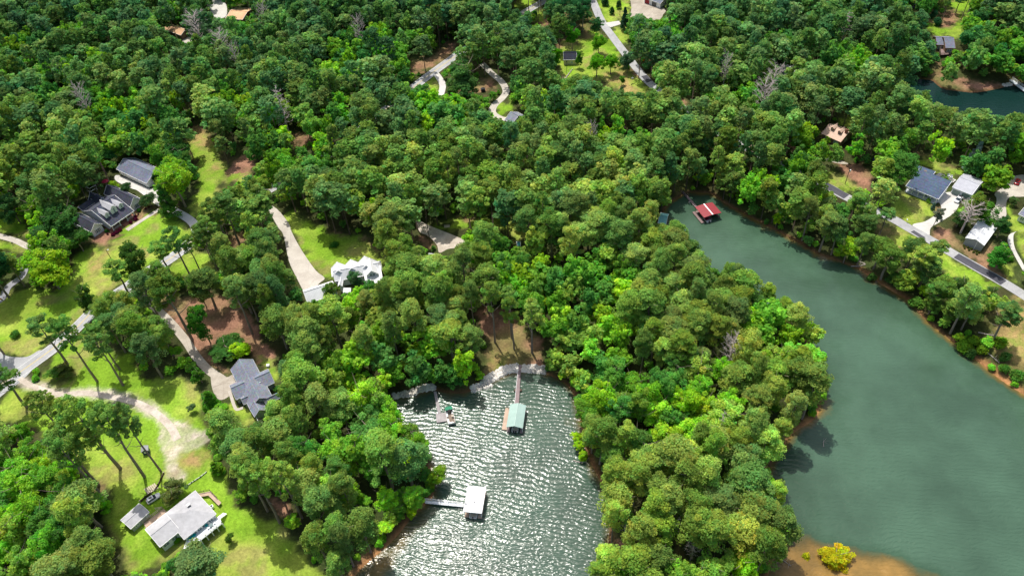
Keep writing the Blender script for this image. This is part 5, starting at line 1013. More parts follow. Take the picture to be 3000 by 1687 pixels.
# rocks of the bank protection
m = MB()
def rocks(pts, width, n):
    C = [at(p)[:2] for p in pts]; C = spline(C, 6)
    for _ in range(n):
        i = random.randrange(len(C)-1); a, b = C[i], C[i+1]; q = a.lerp(b, random.random()); d = (b-a).normalized(); nn = Vector((-d.y, d.x)); q = q+nn*random.uniform(-width, width)
        s_ = random.choice((.25, .35, .5, .75))*random.uniform(.8, 1.2); z = max(gz(q.x, q.y), -.1)
        vs = []
        for th, ph in ((0, .5), (1.2, .3), (2.4, .6), (3.6, .2), (4.8, .55)): vs.append((q.x+math.cos(th)*s_*random.uniform(.7, 1.2), q.y+math.sin(th)*s_*random.uniform(.7, 1.2), z+random.uniform(-.1, .15)*s_))
        top = [(q.x+math.cos(t_+.4)*s_*.5, q.y+math.sin(t_+.4)*s_*.5, z+s_*random.uniform(.5, .8)) for t_ in (0, 1.2, 2.4, 3.6, 4.8)]
        m.add(vs+top, [(j, (j+1) % 5, 5+(j+1) % 5, 5+j) for j in range(5)]+[(5, 6, 7, 8, 9)])
rocks(T(1,1,[(1085,1430),(1150,1395),(1240,1345),(1330,1325)]), 1.4, 700); rocks(T(1,1,[(1365,1335),(1450,1335),(1540,1345)]), 1.3, 420); rocks(T(1,2,[(390,95),(500,75),(600,40),(700,20)]), 1.0, 300); rocks(Z10([(1540,1210),(1600,1200),(1650,1190)]), .9, 60); rocks(T(1,2,[(980,45),(1060,20),(1130,0)]), 1.3, 160)
tag(m.build('riprap_rocks', M['rock_pale']), 'bank of pale broken rocks lining the waterline of the cove', 'rocks', kind='stuff')
for q in (T(1,1,[(1070,1448),(1150,1395),(1240,1345),(1330,1310),(1335,1340),(1200,1430),(1080,1470)]), T(1,1,[(1360,1320),(1540,1325),(1540,1360),(1370,1350)]), T(1,2,[(400,70),(540,50),(690,20),(700,50),(560,90),(390,110)])): fill(M_OPEN, q)
def log(pts, rad, label, name='fallen_log'):
    q = [at(p, rad) for p in pts]; q = [Vector((p.x, p.y, max(p.z, .05+rad*.5))) for p in q]; m = MB(); m.tube(q, [rad*(1-.5*i/(len(q)-1)) for i in range(len(q))], 7); a = q[len(q)//2]
    for i in range(5): b = q[-1].lerp(q[0], random.random()*.5); m.tube([b, b+Vector((random.uniform(-1.5, 1.5), random.uniform(-1.5, 1.5), random.uniform(.3, 1.2)))], [rad*.4, rad*.1], 5)
    tag(m.build(name, M['log_grey']), label, 'log')
log(T(2,1,[(1270,562),(1330,562),(1380,548)]), .2, 'pale bleached log lying in the water at the far bank')
log(T(2,1,[(1380,548),(1350,530),(1330,528)]), .16, 'short bleached log crossing behind the larger log at the far bank')
log(T(2,1,[(2230,1060),(2300,1075),(2370,1085)]), .22, 'grey driftwood trunk lying on the dry bank above the water')
log(T(2,1,[(2290,1205),(2340,1245),(2390,1290)]), .2, 'long grey fallen trunk pointing down the bank near the frame edge')
log(T(1,0,[(1665,640),(1700,580),(1745,520)]), .3, 'pale fallen trunk lying toward the cream shed')
log(T(1,0,[(1610,625),(1640,610),(1690,590)]), .25, 'broken grey trunk lying beneath the pale fallen trunk')
log(T(1,2,[(1750,590),(1800,600),(1850,590)]), .2, 'dark wet log lying at the waterline of the cove right bank')
log(T(2,2,[(1052,500),(1053,475),(1053,450)]), .12, 'thin pale pole floating alone on the open lake', 'floating_pole')
log(T(2,2,[(720,1310),(760,1340),(810,1385)]), .12, 'thin bleached branch lying on the sandy spit')
# ------------------------------------------------------------------ foliage
def leaf_mat(name, base_tr=.46):
    m, N, o, t = nt(name)
    a = N('ShaderNodeAttribute', attribute_name='leafcol'); oi = N('ShaderNodeObjectInfo')
    c = mixc(N, 1.0, a.outputs['Color'], oi.outputs['Color'], 'MULTIPLY')
    d = N('ShaderNodeBsdfDiffuse', ins={'Color': c, 'Roughness': .5}); hs = N('ShaderNodeHueSaturation', ins={'Hue': .485, 'Saturation': 1.1, 'Value': 1.25, 'Color': c}); tr = N('ShaderNodeBsdfTranslucent', ins={'Color': hs.outputs[0]})
    mx = N('ShaderNodeMixShader', ins={0: base_tr, 1: d.outputs[0], 2: tr.outputs[0]}); t.links.new(mx.outputs[0], o.inputs[0]); return m
LEAF = leaf_mat('foliage')
BARK = surf('bark', (.22,.17,.135), (.32,.26,.21), .8); BARKG = surf('bark_dead', (.46,.38,.36), (.60,.52,.49), .8)
def leaves(centers, rads, nper, size, rs, flat=.75, up=.35):
    C = np.repeat(centers, nper, 0); R = np.repeat(rads, nper)
    d = rs.normal(size=C.shape); d[:, 2] = d[:, 2]*.8+.25; d /= np.linalg.norm(d, axis=1)[:, None]
    P = C+d*(R*rs.uniform(.55, 1.02, len(R)))[:, None]*np.array([1, 1, flat])
    n = d*.75+np.array([0, 0, up])+rs.normal(size=C.shape)*.45; n /= np.linalg.norm(n, axis=1)[:, None]
    t = np.cross(n, rs.normal(size=C.shape)); t /= np.linalg.norm(t, axis=1)[:, None]+1e-6; b = np.cross(n, t)
    s = size*rs.uniform(.65, 1.3, len(R))[:, None]*.5
    q = np.stack([P-t*s-b*s*.8, P+t*s*1.1-b*s*.5, P+t*s+b*s*.8, P-t*s*.8+b*s], 1)
    cl = np.repeat(rs.uniform(.78, 1.22, len(centers)), nper)*rs.uniform(.72, 1.28, len(R))
    hue = np.repeat(rs.normal(0, .08, len(centers)), nper)+rs.normal(0, .06, len(R))
    col = np.stack([cl*(1+hue*1.5), cl, cl*(1-hue*.5)], 1)
    return q.reshape(-1, 3), np.clip(col, .2, 2)
def crown_pine(rs, H, R, dens):
    k = int(62*dens['c']); f = rs.uniform(0, 1, k); ph = rs.uniform(0, 2*PI, k)
    lo = H*.40; zc = lo+(H-lo)*(.08+.9*f**.7)
    prof = np.sqrt(np.clip(1-((zc-lo)/(H-lo)*1.15-.38)**2/.62, .05, 1)); rr = R*prof*np.sqrt(rs.uniform(.25, 1, k))*.86
    lob = 1+.22*np.sin(ph*3+rs.uniform(0, 6))+.12*np.sin(ph*5+rs.uniform(0, 6)); rr *= lob
    c = np.stack([rr*np.cos(ph), rr*np.sin(ph), zc], 1); c[0] = (0, 0, H*.93); return leaves(c, rs.uniform(.85, 1.55, k)*(R/4.2), dens['n'], dens['s'], rs, .62, .55)
def crown_open(rs, H, R, dens):
    k = int(40*dens['c']); f = rs.uniform(0, 1, k); ph = rs.uniform(0, 2*PI, k); lo = H*.60; zc = lo+(H-lo)*(.04+.92*f); rr = R*np.sqrt(np.clip(1-(f-.35)**2/.5, .08, 1))*rs.uniform(.25, .92, k)
    c = np.stack([rr*np.cos(ph), rr*np.sin(ph), zc], 1); c[0] = (0, 0, H*.95); return leaves(c, rs.uniform(.65, 1.25, k)*(R/4.2), dens['n'], dens['s'], rs, .6, .5)
def crown_broad(rs, H, R, dens):
    k = int(66*dens['c']); nl = 7; la = rs.uniform(0, 2*PI, nl); lr = R*rs.uniform(.25, .55, nl); lz = H*rs.uniform(.36, .80, nl); L = np.stack([lr*np.cos(la), lr*np.sin(la), lz], 1); L[0] = (0, 0, H*.72)
    i = rs.integers(0, nl, k); d = rs.normal(size=(k, 3)); d[:, 2] = d[:, 2]*.7+.2; d /= np.linalg.norm(d, axis=1)[:, None]
    c = L[i]+d*np.array([R*.5, R*.5, H*.2])*rs.uniform(.6, 1.05, k)[:, None]; return leaves(c, rs.uniform(.8, 1.35, k)*(R/4.6), dens['n'], dens['s']*1.12, rs, .8, .3)
def crown_conifer(rs, H, R, dens):
    k = int(60*dens['c']); f = rs.uniform(0, 1, k); ph = rs.uniform(0, 2*PI, k); rr = R*(1-f*.93)*rs.uniform(.45, 1, k); c = np.stack([rr*np.cos(ph), rr*np.sin(ph), H*(.1+.86*f)], 1)
    return leaves(c, (.5+.7*(1-f))*(R/3), dens['n'], dens['s']*.9, rs, .7, .3)
def crown_bush(rs, H, R, dens):
    k = int(22*dens['c']); d = rs.normal(size=(k, 3)); d[:, 2] = abs(d[:, 2]); d /= np.linalg.norm(d, axis=1)[:, None]; c = d*np.array([R*.62, R*.62, H*.6])*rs.uniform(.5, 1, k)[:, None]+np.array([0, 0, H*.22])
    return leaves(c, rs.uniform(.4, .62, k)*R*.8, dens['n'], dens['s'], rs, .85, .3)
def mesh_np(name, q, col, mat, dom='FACE'):
    me = bpy.data.meshes.new(name); n = len(q); me.vertices.add(n); me.vertices.foreach_set('co', q.astype(np.float32).ravel())
    me.loops.add(n); me.loops.foreach_set('vertex_index', np.arange(n, dtype=np.int32)); me.polygons.add(n//4); me.polygons.foreach_set('loop_start', np.arange(0, n, 4, dtype=np.int32)); me.update(calc_edges=True)
    A = me.attributes.new('leafcol', 'FLOAT_COLOR', 'FACE'); A.data.foreach_set('color', np.concatenate([col, np.ones((len(col), 1))], 1).astype(np.float32).ravel()); me.materials.append(mat); return me
def branchy(rs, H, R, dead=False, conifer=False):
    m = MB(); bend = [(rs.uniform(-.3, .3), rs.uniform(-.3, .3)) for _ in range(4)]; top = H*(.97 if dead else .86)
    tr = [Vector((0, 0, -.4))]+[Vector((bend[i][0]*(i+1)*.4, bend[i][1]*(i+1)*.4, top*(i+1)/4)) for i in range(4)]; r0 = H*.0135+.04
    m.tube(tr, [r0*1.2, r0*.95, r0*.75, r0*.5, r0*.15], 7); lo = .28 if dead and conifer else .45; nb = 34 if dead else 9; b = MB() if dead else m
    for i in range(nb):
        f = lo+(.98-lo)*(i+.5)/nb; k = f*4-.0001; j = min(3, int(k)); base = tr[j].lerp(tr[j+1], k-j) if j else tr[0].lerp(tr[1], k); base = Vector((base.x, base.y, top*f))
        a = i*2.4+rs.uniform(-.4, .4); ln = R*(1.05-.55*f if conifer else .95-.25*abs(f-.65)*2)*rs.uniform(.7, 1.1); rise = ln*(.15 if conifer else .75); e = base+Vector((math.cos(a)*ln, math.sin(a)*ln, rise)); mid = base.lerp(e, .5)+Vector((0, 0, -.08*ln))
        b.tube([base, mid, e], [r0*.34, r0*.22, r0*.06], 5)
        if dead:
            for q_ in range(6):
                s_ = mid.lerp(e, rs.uniform(-.3, .9)); dd = Vector((math.cos(a+rs.uniform(-1.2, 1.2)), math.sin(a+rs.uniform(-1.2, 1.2)), rs.uniform(.1, .9)))*ln*rs.uniform(.25, .45); e2 = s_+dd; b.tube([s_, e2], [r0*.15, r0*.04], 4)
                for _ in range(3): s3 = s_.lerp(e2, rs.uniform(.3, .9)); b.tube([s3, s3+Vector((rs.uniform(-1, 1), rs.uniform(-1, 1), rs.uniform(0, .8)))*ln*.18], [r0*.07, r0*.03], 3)
    return m, b
HI = dict(c=1.15, n=112, s=.31); LO = dict(c=.8, n=30, s=.62)
PROTO = {}; LOD = {}
SPEC = dict(pine=(22.0, 4.3, crown_pine, 14), broad=(16.0, 5.0, crown_broad, 11), solo=(22.0, 4.0, crown_open, 5), conifer=(9.0, 2.6, crown_conifer, 3), bush=(2.2, 1.7, crown_bush, 4))
TRUNK = {}
for kd_, (H, R, fn, nv) in SPEC.items():
    PROTO[kd_] = []; LOD[kd_] = []; TRUNK[kd_] = []
    for i in range(nv):
        rs = np.random.default_rng(100+i*7+len(kd_)*31); q, c = fn(rs, H, R, HI if kd_ != 'bush' else dict(c=1.0, n=60, s=.26)); PROTO[kd_].append(mesh_np('crown' if kd_ != 'bush' else 'bush', q, c, LEAF))
        rs = np.random.default_rng(100+i*7+len(kd_)*31); LOD[kd_].append(fn(rs, H, R, LO if kd_ != 'bush' else dict(c=.8, n=20, s=.4)))
        if kd_ != 'bush':
            m, _ = branchy(np.random.default_rng(i+5), H, R, conifer=kd_ == 'conifer'); o_ = m.build('trunk', BARK); TRUNK[kd_].append(o_.data); bpy.data.objects.remove(o_)
DEADP = []
for i in range(5):
    m, b = branchy(np.random.default_rng(i+50), 20.0, 4.2, True, i % 2 == 1); o1 = m.build('trunk', BARKG); o2 = b.build('branches', BARKG); DEADP.append((o1.data, o2.data)); bpy.data.objects.remove(o1); bpy.data.objects.remove(o2)

TINT = dict(solo=[(.095,.165,.045), (.12,.19,.05), (.08,.145,.045)], pine=[(.095,.16,.045), (.125,.19,.05), (.07,.135,.05), (.15,.21,.065), (.105,.16,.055), (.09,.145,.035)], broad=[(.11,.23,.03), (.085,.19,.03), (.15,.26,.03), (.06,.15,.04), (.13,.21,.05)],
            conifer=[(.06,.15,.035), (.045,.12,.04)], bush=[(.09,.22,.03), (.12,.24,.03), (.06,.15,.03)])
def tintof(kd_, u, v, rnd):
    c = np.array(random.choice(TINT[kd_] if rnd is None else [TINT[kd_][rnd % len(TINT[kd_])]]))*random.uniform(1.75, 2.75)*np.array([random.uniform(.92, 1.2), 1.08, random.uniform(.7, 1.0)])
    far = min(1, max(0, (560-v)/560)); c = c*(1-far*np.array([.42, .24, -.12]))             # distance haze painted into the leaf tint: cooler, darker up the valley
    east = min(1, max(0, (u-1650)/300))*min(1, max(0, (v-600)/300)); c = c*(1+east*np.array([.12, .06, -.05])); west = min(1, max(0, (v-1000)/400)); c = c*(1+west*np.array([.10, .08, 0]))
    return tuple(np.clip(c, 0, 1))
NTREE = 0
def add_tree(kd_, P, H, R, tint, label, group=None, var=None):
    global NTREE; NTREE += 1
    H0, R0, _, nv = SPEC[kd_]; i = (random.randrange(nv) if var is None else var) % nv; rz = random.uniform(0, 2*PI); sc = (R/R0*random.uniform(.86, 1.12), R/R0*random.uniform(.86, 1.12), H/H0)
    nm = dict(solo='pine_tree', pine='pine_tree', broad='broadleaf_tree', conifer='conifer_tree', bush='shrub')[kd_]; cat = dict(solo='pine tree', pine='pine tree', broad='leafy tree', conifer='conifer', bush='shrub')[kd_]
    if kd_ == 'bush':
        o = bpy.data.objects.new(nm, PROTO[kd_][i]); COL.objects.link(o); o.location = P; o.rotation_euler = (0, 0, rz); o.scale = sc; o.color = (*tint, 1); return tag(o, label, cat, group)
    e = empty(nm, P, rz, label, cat, group); e.scale = sc; e.rotation_euler = (random.uniform(-.03, .03), random.uniform(-.03, .03), rz)
    a = bpy.data.objects.new('crown', PROTO[kd_][i]); COL.objects.link(a); a.parent = e; a.color = (*tint, 1); b = bpy.data.objects.new('trunk', TRUNK[kd_][i]); COL.objects.link(b); b.parent = e; return e
def px_per_m(P): return FPX/proj(P)[2]
PLACED = []
def bt(t_): return t_ and tuple(min(.95, c*1.6) for c in t_)
def byc(kd_, p, rpx, H, label, tint=None, group=None, low=None):
    """tree whose crown centre is seen at survey point p with radius rpx"""
    f = dict(solo=.8, pine=.70, broad=.68, conifer=.45, bush=.5)[kd_]; P = at(p, H*f); Q_ = P-Vector((0, 0, H*f)); R = rpx/px_per_m(P); PLACED.append((Q_.x, Q_.y, R*.9))
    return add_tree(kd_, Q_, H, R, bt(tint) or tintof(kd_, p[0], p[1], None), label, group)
def byb(kd_, b, top, rpx, label, tint=None, group=None):
    # tree standing at survey point b with its top seen at the height of survey point top
    kd_ = 'solo' if kd_ == 'pine' else kd_
    B = at(b); lo, hi = .5, 45.0
    for _ in range(30):
        t_ = (lo+hi)/2
        if proj(B+Vector((0, 0, t_)))[1] > top[1]: lo = t_
        else: hi = t_
    H = (lo+hi)/2; R = rpx/px_per_m(B+Vector((0, 0, H*.7))); PLACED.append((B.x, B.y, R*.7))
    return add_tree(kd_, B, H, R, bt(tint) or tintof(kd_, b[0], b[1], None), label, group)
DARK = (.035,.10,.03); YG = (.22,.36,.025); BR = (.11,.27,.02); OLV = (.12,.16,.045); LIME = (.26,.42,.02); BLU = (.10,.16,.12)
S_ = 1/2.576
def tb(c, r, lst, kd_, label, group, tint=None):
    for i, (bx, by, tx, ty, rp) in enumerate(lst):
        b, t_ = T(c, r, [(bx, by), (tx, ty)]); byb(kd_, b, t_, rp*S_, label if isinstance(label, str) else label[i % len(label)], tint, group)
# pines with bare trunks in the open ground
tb(0,1,[(1450,655,1300,270,95),(1520,615,1440,330,60),(1285,610,1210,390,90),(985,790,880,530,110)],'pine','tall thin trunked pine standing between the farmhouse lawn and the main road','pines along the road below the farmhouse lawn')
tb(0,1,[(1810,400,1740,20,110),(1745,440,1650,60,105),(1650,600,1560,250,90),(1690,560,1600,180,80),(2040,290,1960,-60,90),(2000,320,1900,60,90)],'pine','pine in the loose stand between the main road and the long concrete drive','pines between the road and the concrete drive')
byb('pine', *T(0,1,[(1450,1115),(1280,610)]), 150*S_, 'big flat crowned pine leaning over the red straw bed beside the worn drive', (.10,.17,.03))
byb('pine', *T(0,1,[(1905,1070),(1780,640)]), 110*S_, 'slim pine on the red straw bed above the grey gabled house')
tb(0,1,[(735,1430,480,950,105),(510,1300,310,960,105),(905,1340,760,1000,90),(930,1460,720,1080,95)],'pine','long trunked pine on the grass strip between the main road and the gravel drive','pines on the grass above the gravel drive')
tb(0,1,[(750,960,640,690,115),(1120,700,1060,400,120)],'broad','dark leafy tree overhanging the main road','dark trees overhanging the road',(.06,.13,.025))
tb(0,2,[(205,178,60,-130,115)],'pine','pine with a dark trunk at the road junction by the frame edge',None)
tb(0,2,[(745,765,520,330,150),(790,870,560,400,120),(910,640,640,110,140),(1090,700,780,180,140),(905,645,860,330,80),(560,470,390,70,110)],'pine','tall pine with long bare trunk in the grove west of the gravel drive','pines of the grove west of the gravel drive')
tb(0,2,[(1215,660,1020,170,95)],'pine','leaning pine rising beside the blue and white playhouse',None)
tb(0,2,[(2110,1045,1880,620,140),(2145,890,2050,600,100),(2280,1010,2150,600,110),(2020,960,1800,560,120)],'pine','pine with bare trunk on the edge of the lawn below the gabled house','pines edging the lake house lawn')
tb(2,1,[(1650,510,1690,350,50)],'pine','small lone pine on the yellow bank below the lake road',None)
tb(2,1,[(1725,705,1800,420,105),(1860,600,1910,380,90),(1290,310,1330,170,60),(1480,330,1500,130,70)],'pine','pine on the far bank between the water and the lake road','pines on the far bank')
tb(2,1,[(1960,990,1980,830,70),(2330,1130,2390,850,110),(1860,900,1900,690,90)],'pine','light crowned pine on the slope below the dark asphalt patch','pines on the slope below the asphalt patch')
# single trees
tb(1,1,[(1160,1135,1180,690,95),(1285,1100,1290,700,85),(1305,1185,1330,780,75),(1440,1215,1445,830,105)],'pine','pine rising from the red slope at the head of the cove','pines on the red slope at the head of the cove')
byc('pine', T(0,1,[(1540,690)])[0], 125*S_, 18, 'pine crown overhanging the top of the red straw bed', (.09,.16,.04))
for x, y, rr, H in ((1560,500,105,15),(1750,440,95,14),(1850,570,95,13),(1960,720,110,12),(2110,700,100,11),(2240,850,105,11),(2060,860,105,9),(1500,430,85,14),(1390,250,90,14),(1900,830,80,9),(2330,760,75,8)):
    byc('pine' if H > 11 else 'broad', T(2,1,[(x, y)])[0], rr*S_, H, 'tree in the loose belt between the lake road and the clay waterline', (.085,.16,.04) if x % 20 else (.11,.20,.035), 'trees between the lake road and the water')
tb(0,1,[(450,730,380,440,190)],'broad','large round yellow green tree on the lawn beside the road curve',None,YG)
tb(0,1,[(70,800,50,410,170)],'broad','very dark round tree beside the grey lane at the frame edge',None,(.025,.085,.03))
tb(0,0,[(1400,1560,1340,1230,170)],'broad','big round yellow green tree beside the long white garage',None,(.19,.33,.03))
tb(0,1,[(1310,190,1270,-60,75)],'conifer','feathery green tree standing where the driveway meets the front lawn',None,(.07,.17,.03))
byc('broad', T(0,0,[(1165,1325)])[0], 42*S_, 6, 'small dark tree against the corner of the long white garage', DARK)
byc('broad', Z2([(800,580)])[0], 110/5.37, 6, 'dark leaved shrub tree between the farmhouse and its garage', (.045,.10,.03)); byc('broad', Z2([(1140,760)])[0], 150/5.37, 6, 'magnolia like shrub tree at the farmhouse end wall', (.045,.10,.03)); byc('broad', Z2([(590,545)])[0], 105/5.37, 5, 'small lime yellow tree behind the farmhouse', YG)
for (x, y, rr, H, l, tn) in ((470,190,170,17,'huge dark green tree covering the left end of the farmhouse',(.05,.13,.03)),(260,110,150,16,'bright green tree overlapping the huge dark farmhouse tree',(.10,.22,.025)),(330,320,130,14,'dark green tree leaning over the pale side drive',(.045,.12,.03)),(570,350,85,10,'dense green tree in front of the farmhouse left wing',(.06,.15,.03)),(60,90,110,15,'mid green tree at the frame edge above the pale side drive',(.06,.14,.04))):
    byc('broad', T(0,1,[(x,y)])[0], rr*S_, H, l, tn)
byc('broad', T(0,0,[(1340,1150)])[0], 120*S_, 14, 'dark green tree behind the big yellow green tree', (.05,.14,.03))
byb('broad', *T(0,1,[(1590,1140),(1620,850)]), 95*S_, 'vine clad tree standing on the red straw bed', (.05,.17,.02))
byb('broad', *T(0,1,[(1560,870),(1560,620)]), 80*S_, 'narrow green tree at the back of the red straw bed', (.09,.17,.03))
for (x, y, rr, H, l, tn) in ((1700,1170,150,5,'broad dark thicket tree in the straw bed before the gabled house',(.05,.13,.025)),(1800,1180,80,6,'lime green tree in the thicket before the gabled house',LIME),(1490,1370,70,7,'small green tree where the worn drive reaches its apron',(.06,.17,.02)),(480,1320,80,5,'reddish green shrub tree on the grass beside the main road',(.10,.13,.03)),(400,1370,75,4,'low green shrub tree beside the reddish one near the road',(.08,.18,.03))):
    byc('broad', T(0,1,[(x,y)])[0], rr*S_, H, l, tn)
byc('bush', T(0,1,[(110,1070)])[0], 42*S_, 2.6, 'lone green shrub in the mown grass beside the junction', (.07,.17,.03)); byc('bush', T(0,1,[(2520,395)])[0], 42*S_, 1.6, 'clipped long shrub on the lawn below the white house', (.04,.14,.02))
byc('conifer', T(0,2,[(1590,120)])[0], 78*S_, 9, 'bright green cone shaped tree beside the worn concrete apron', (.07,.2,.02)); byc('conifer', T(0,2,[(1630,640)])[0], 62*S_, 6, 'bright conical tree by the picket fence', (.11,.24,.02))
byc('broad', T(0,2,[(1445,180)])[0], 36*S_, 3.5, 'small silvery tree alone on the grass by the gravel drive', (.10,.17,.07)); byc('broad', T(0,2,[(1735,1155)])[0], 42*S_, 4, 'thin young tree alone on the bright lawn', (.07,.14,.02))
byc('broad', T(0,2,[(1290,790)])[0], 105*S_, 8, 'olive leaved tree overhanging the parked white car', OLV); byc('pine', T(0,2,[(1490,1365)])[0], 185*S_, 17, 'huge pale green crown at the bottom edge below the white deck', (.13,.21,.07))
byc('bush', Z5([(960,1180)])[0], 70/5.37, 1.8, 'low green shrubs against the lake house wall', BR)
byc('pine', T(2,0,[(1655,1270)])[0], 140*S_, 19, 'big pine in front of the slate blue roof with a pale leaning trunk', (.06,.17,.03))
for (x, y, rr, H, l, tn) in ((2290,130,110,10,'broad green tree between the white pickup and the barn',(.07,.19,.025)),(2420,250,75,9,'dark green tree beside the white barn roof',(.04,.12,.03)),(2430,460,110,11,'vivid green tree between the barn and the pale drive',(.06,.22,.03)),(2500,60,40,4,'small shrub tree in the bed beside the cottage',(.08,.15,.04)),(1930,170,50,9,'thin pale leaved tree beside the white concrete drive',(.16,.19,.13)),(1250,430,95,10,'bright lime tree leaning over the far bank waterline',YG),(2100,190,70,7,'dark shrub tree beneath the grey bare crown',(.05,.11,.03)),(720,190,42,8,'yellow green sapling at the far bank waterline',LIME)):
    byc('broad', T(2,1,[(x,y)])[0], rr*S_, H, l, tn)
byc('conifer', Z8([(405,700)])[0], 32/4.26, 3.5, 'little blue green conifer in the dark mulch circle', (.09,.17,.12)); byc('conifer', Z8([(915,100)])[0], 100/4.26, 15, 'silvery blue conifer behind the grey metal garage', (.16,.22,.19))
byc('conifer', Z11([(1245,310)])[0], 85/5.37, 13, 'dark cone shaped conifer at the end of the short pale drive', (.035,.09,.05)); byc('bush', Z11([(1035,165)])[0], 60/5.37, 4.5, 'round dark shrub on the upper lawn', (.04,.11,.03)); byc('bush', Z11([(1140,70)])[0], 60/5.37, 5, 'round dark shrub behind the upper lawn pole', (.04,.10,.03)); byc('bush', Z11([(930,20)])[0], 80/5.37, 5, 'large dark shrub at the top edge beside the lane', (.035,.09,.03))
for (x, y, rr, H, l, tn) in ((410,520,105,14,'tall bright green tree standing above the black roofed shed',(.06,.22,.02)),(830,620,120,12,'bright green tree on the lawn right of the cream shed',(.10,.28,.02)),(800,960,130,13,'broad vivid green tree in the middle of the upper lawn',(.09,.27,.015)),(1020,950,110,11,'vivid green tree touching the asphalt lane',(.09,.26,.015)),(1290,900,115,12,'grey green tree overhanging the upper lane',(.07,.15,.07)),(520,870,70,10,'slim green tree hiding the end of the cream shed',(.06,.19,.02)),(100,860,130,13,'bright green tree left of the cream shed',(.08,.26,.015)),(1190,1240,55,5,'small round tree on the lawn by the dark asphalt patch',(.07,.2,.02)),(1190,1400,35,3.5,'tiny dark tree on the lawn edge',(.03,.10,.03)),(800,380,105,11,'dark green tree at the bend of the upper lane',(.05,.15,.05))):
    byc('broad', Z11([(x,y)])[0], rr*1.18/5.37, H, l, tn)
tb(1,0,[(945,740,930,450,180)],'broad','wide spreading tree over the red straw circle',None,(.075,.16,.04)); tb(1,0,[(1640,240,1610,-20,75),(1820,240,1810,-30,90),(1755,190,1750,-60,70)],'broad','dark tree in the row between the main road and the upper lane','dark trees between the two roads',(.04,.14,.05))
byc('bush', Z10([(620,300)])[0], 65/4.83, 4.5, 'clipped dark round shrub in the straw bed above the slate house', (.03,.10,.04)); byc('bush', Z10([(560,200)])[0], 60/4.83, 5, 'dark round shrub behind the clipped one in the straw bed', (.03,.09,.04)); tb(2,0,[(1960,150,2000,-40,40),(2060,100,2100,-40,40)],'pine','pale trunked pine in the straw bed at the top edge','pines in the straw bed at the top edge')
byc('broad', T(2,2,[(1160,1290)])[0], 128*S_, 6.5, 'large rounded yellow bush standing in the shallow sandy water', (.36, .36, .015)); byc('bush', T(2,2,[(930,1298)])[0], 45*S_, 2.6, 'small round yellow green bush at the tip of the sandy spit', (.32, .36, .015))
for x, y in ((1775, 400), (1790, 460), (1815, 530)): byc('broad', T(1,2,[(x,y)])[0], 48*S_, 4.5, 'bright green bush leaning over the orange shallows of the cove', LIME, 'bushes over the orange shallows')
byc('broad', T(1,2,[(730,700)])[0], 75*S_, 8, 'yellow green tree leaning over the cove above the white gangway', (.15,.27,.02)); byc('broad', T(1,2,[(530,960)])[0], 50*S_, 6, 'lime green tree tip hanging over the brown shallows', LIME)
for (x, y, rr) in ((2130,1170,75),(2200,1120,60),(2260,1190,60),(2180,1215,50),(2400,1130,60),(2440,1240,50),(2430,1330,45),(1700,690,70),(1770,830,70),(1600,650,80),(2530,1380,60),(1430,640,40)):
    byc('bush', T(2,1,[(x,y)])[0], rr*S_, 3.5, 'rounded shrub growing on the far bank close to the clay waterline', random.choice([(.13,.24,.02), (.08,.19,.03), (.06,.14,.03)]), 'shrubs on the far bank')
# garden shrubs
for z in ((595,1320),(650,1285),(705,1250),(870,1130),(950,1080),(945,1030)): byc('bush', Z2([z])[0], 40/5.37, 1.2, 'round maroon shrub in the farmhouse bed', (.09,.012,.03), 'maroon shrubs along the farmhouse porch')
for z in ((1000,940),(495,1265)): byc('bush', Z2([z])[0], 42/5.37, 1.5, 'round dark green shrub at the foot of a farmhouse wing', (.03,.11,.02), 'green shrubs at the farmhouse wings')
for z in ((510,1315),(990,1005),(1108,920),(1155,890)): byc('bush', Z2([z])[0], 20/5.37, .8, 'tiny maroon shrub in the bare red bed of the farmhouse', (.10,.02,.03), 'tiny shrubs in the farmhouse bed')
for z in ((785,1190),(835,1210),(880,1228),(850,1240),(905,1265),(940,1255),(975,1272),(945,1290),(795,1215)): byc('bush', Z8([z])[0], 20/4.26, .9, 'small round shrub in the row under the white barn gable', (.10,.13,.03), 'shrubs under the barn gable')
for z, rr, H, l, tn in (((1500,690),235,9,'bluish green tree hiding the middle of the white house',(.07,.16,.06)),((900,980),215,8,'leafy tree breaking up the white garage roof',(.10,.19,.03)),((1880,1010),330,10,'wide green tree just below the white house front',(.06,.18,.03)),((520,1380),170,8,'vivid green tree at the low end of the white garage',(.10,.25,.02))):
    byc('broad', Z3([z])[0], rr/8.523, H, l, tn)
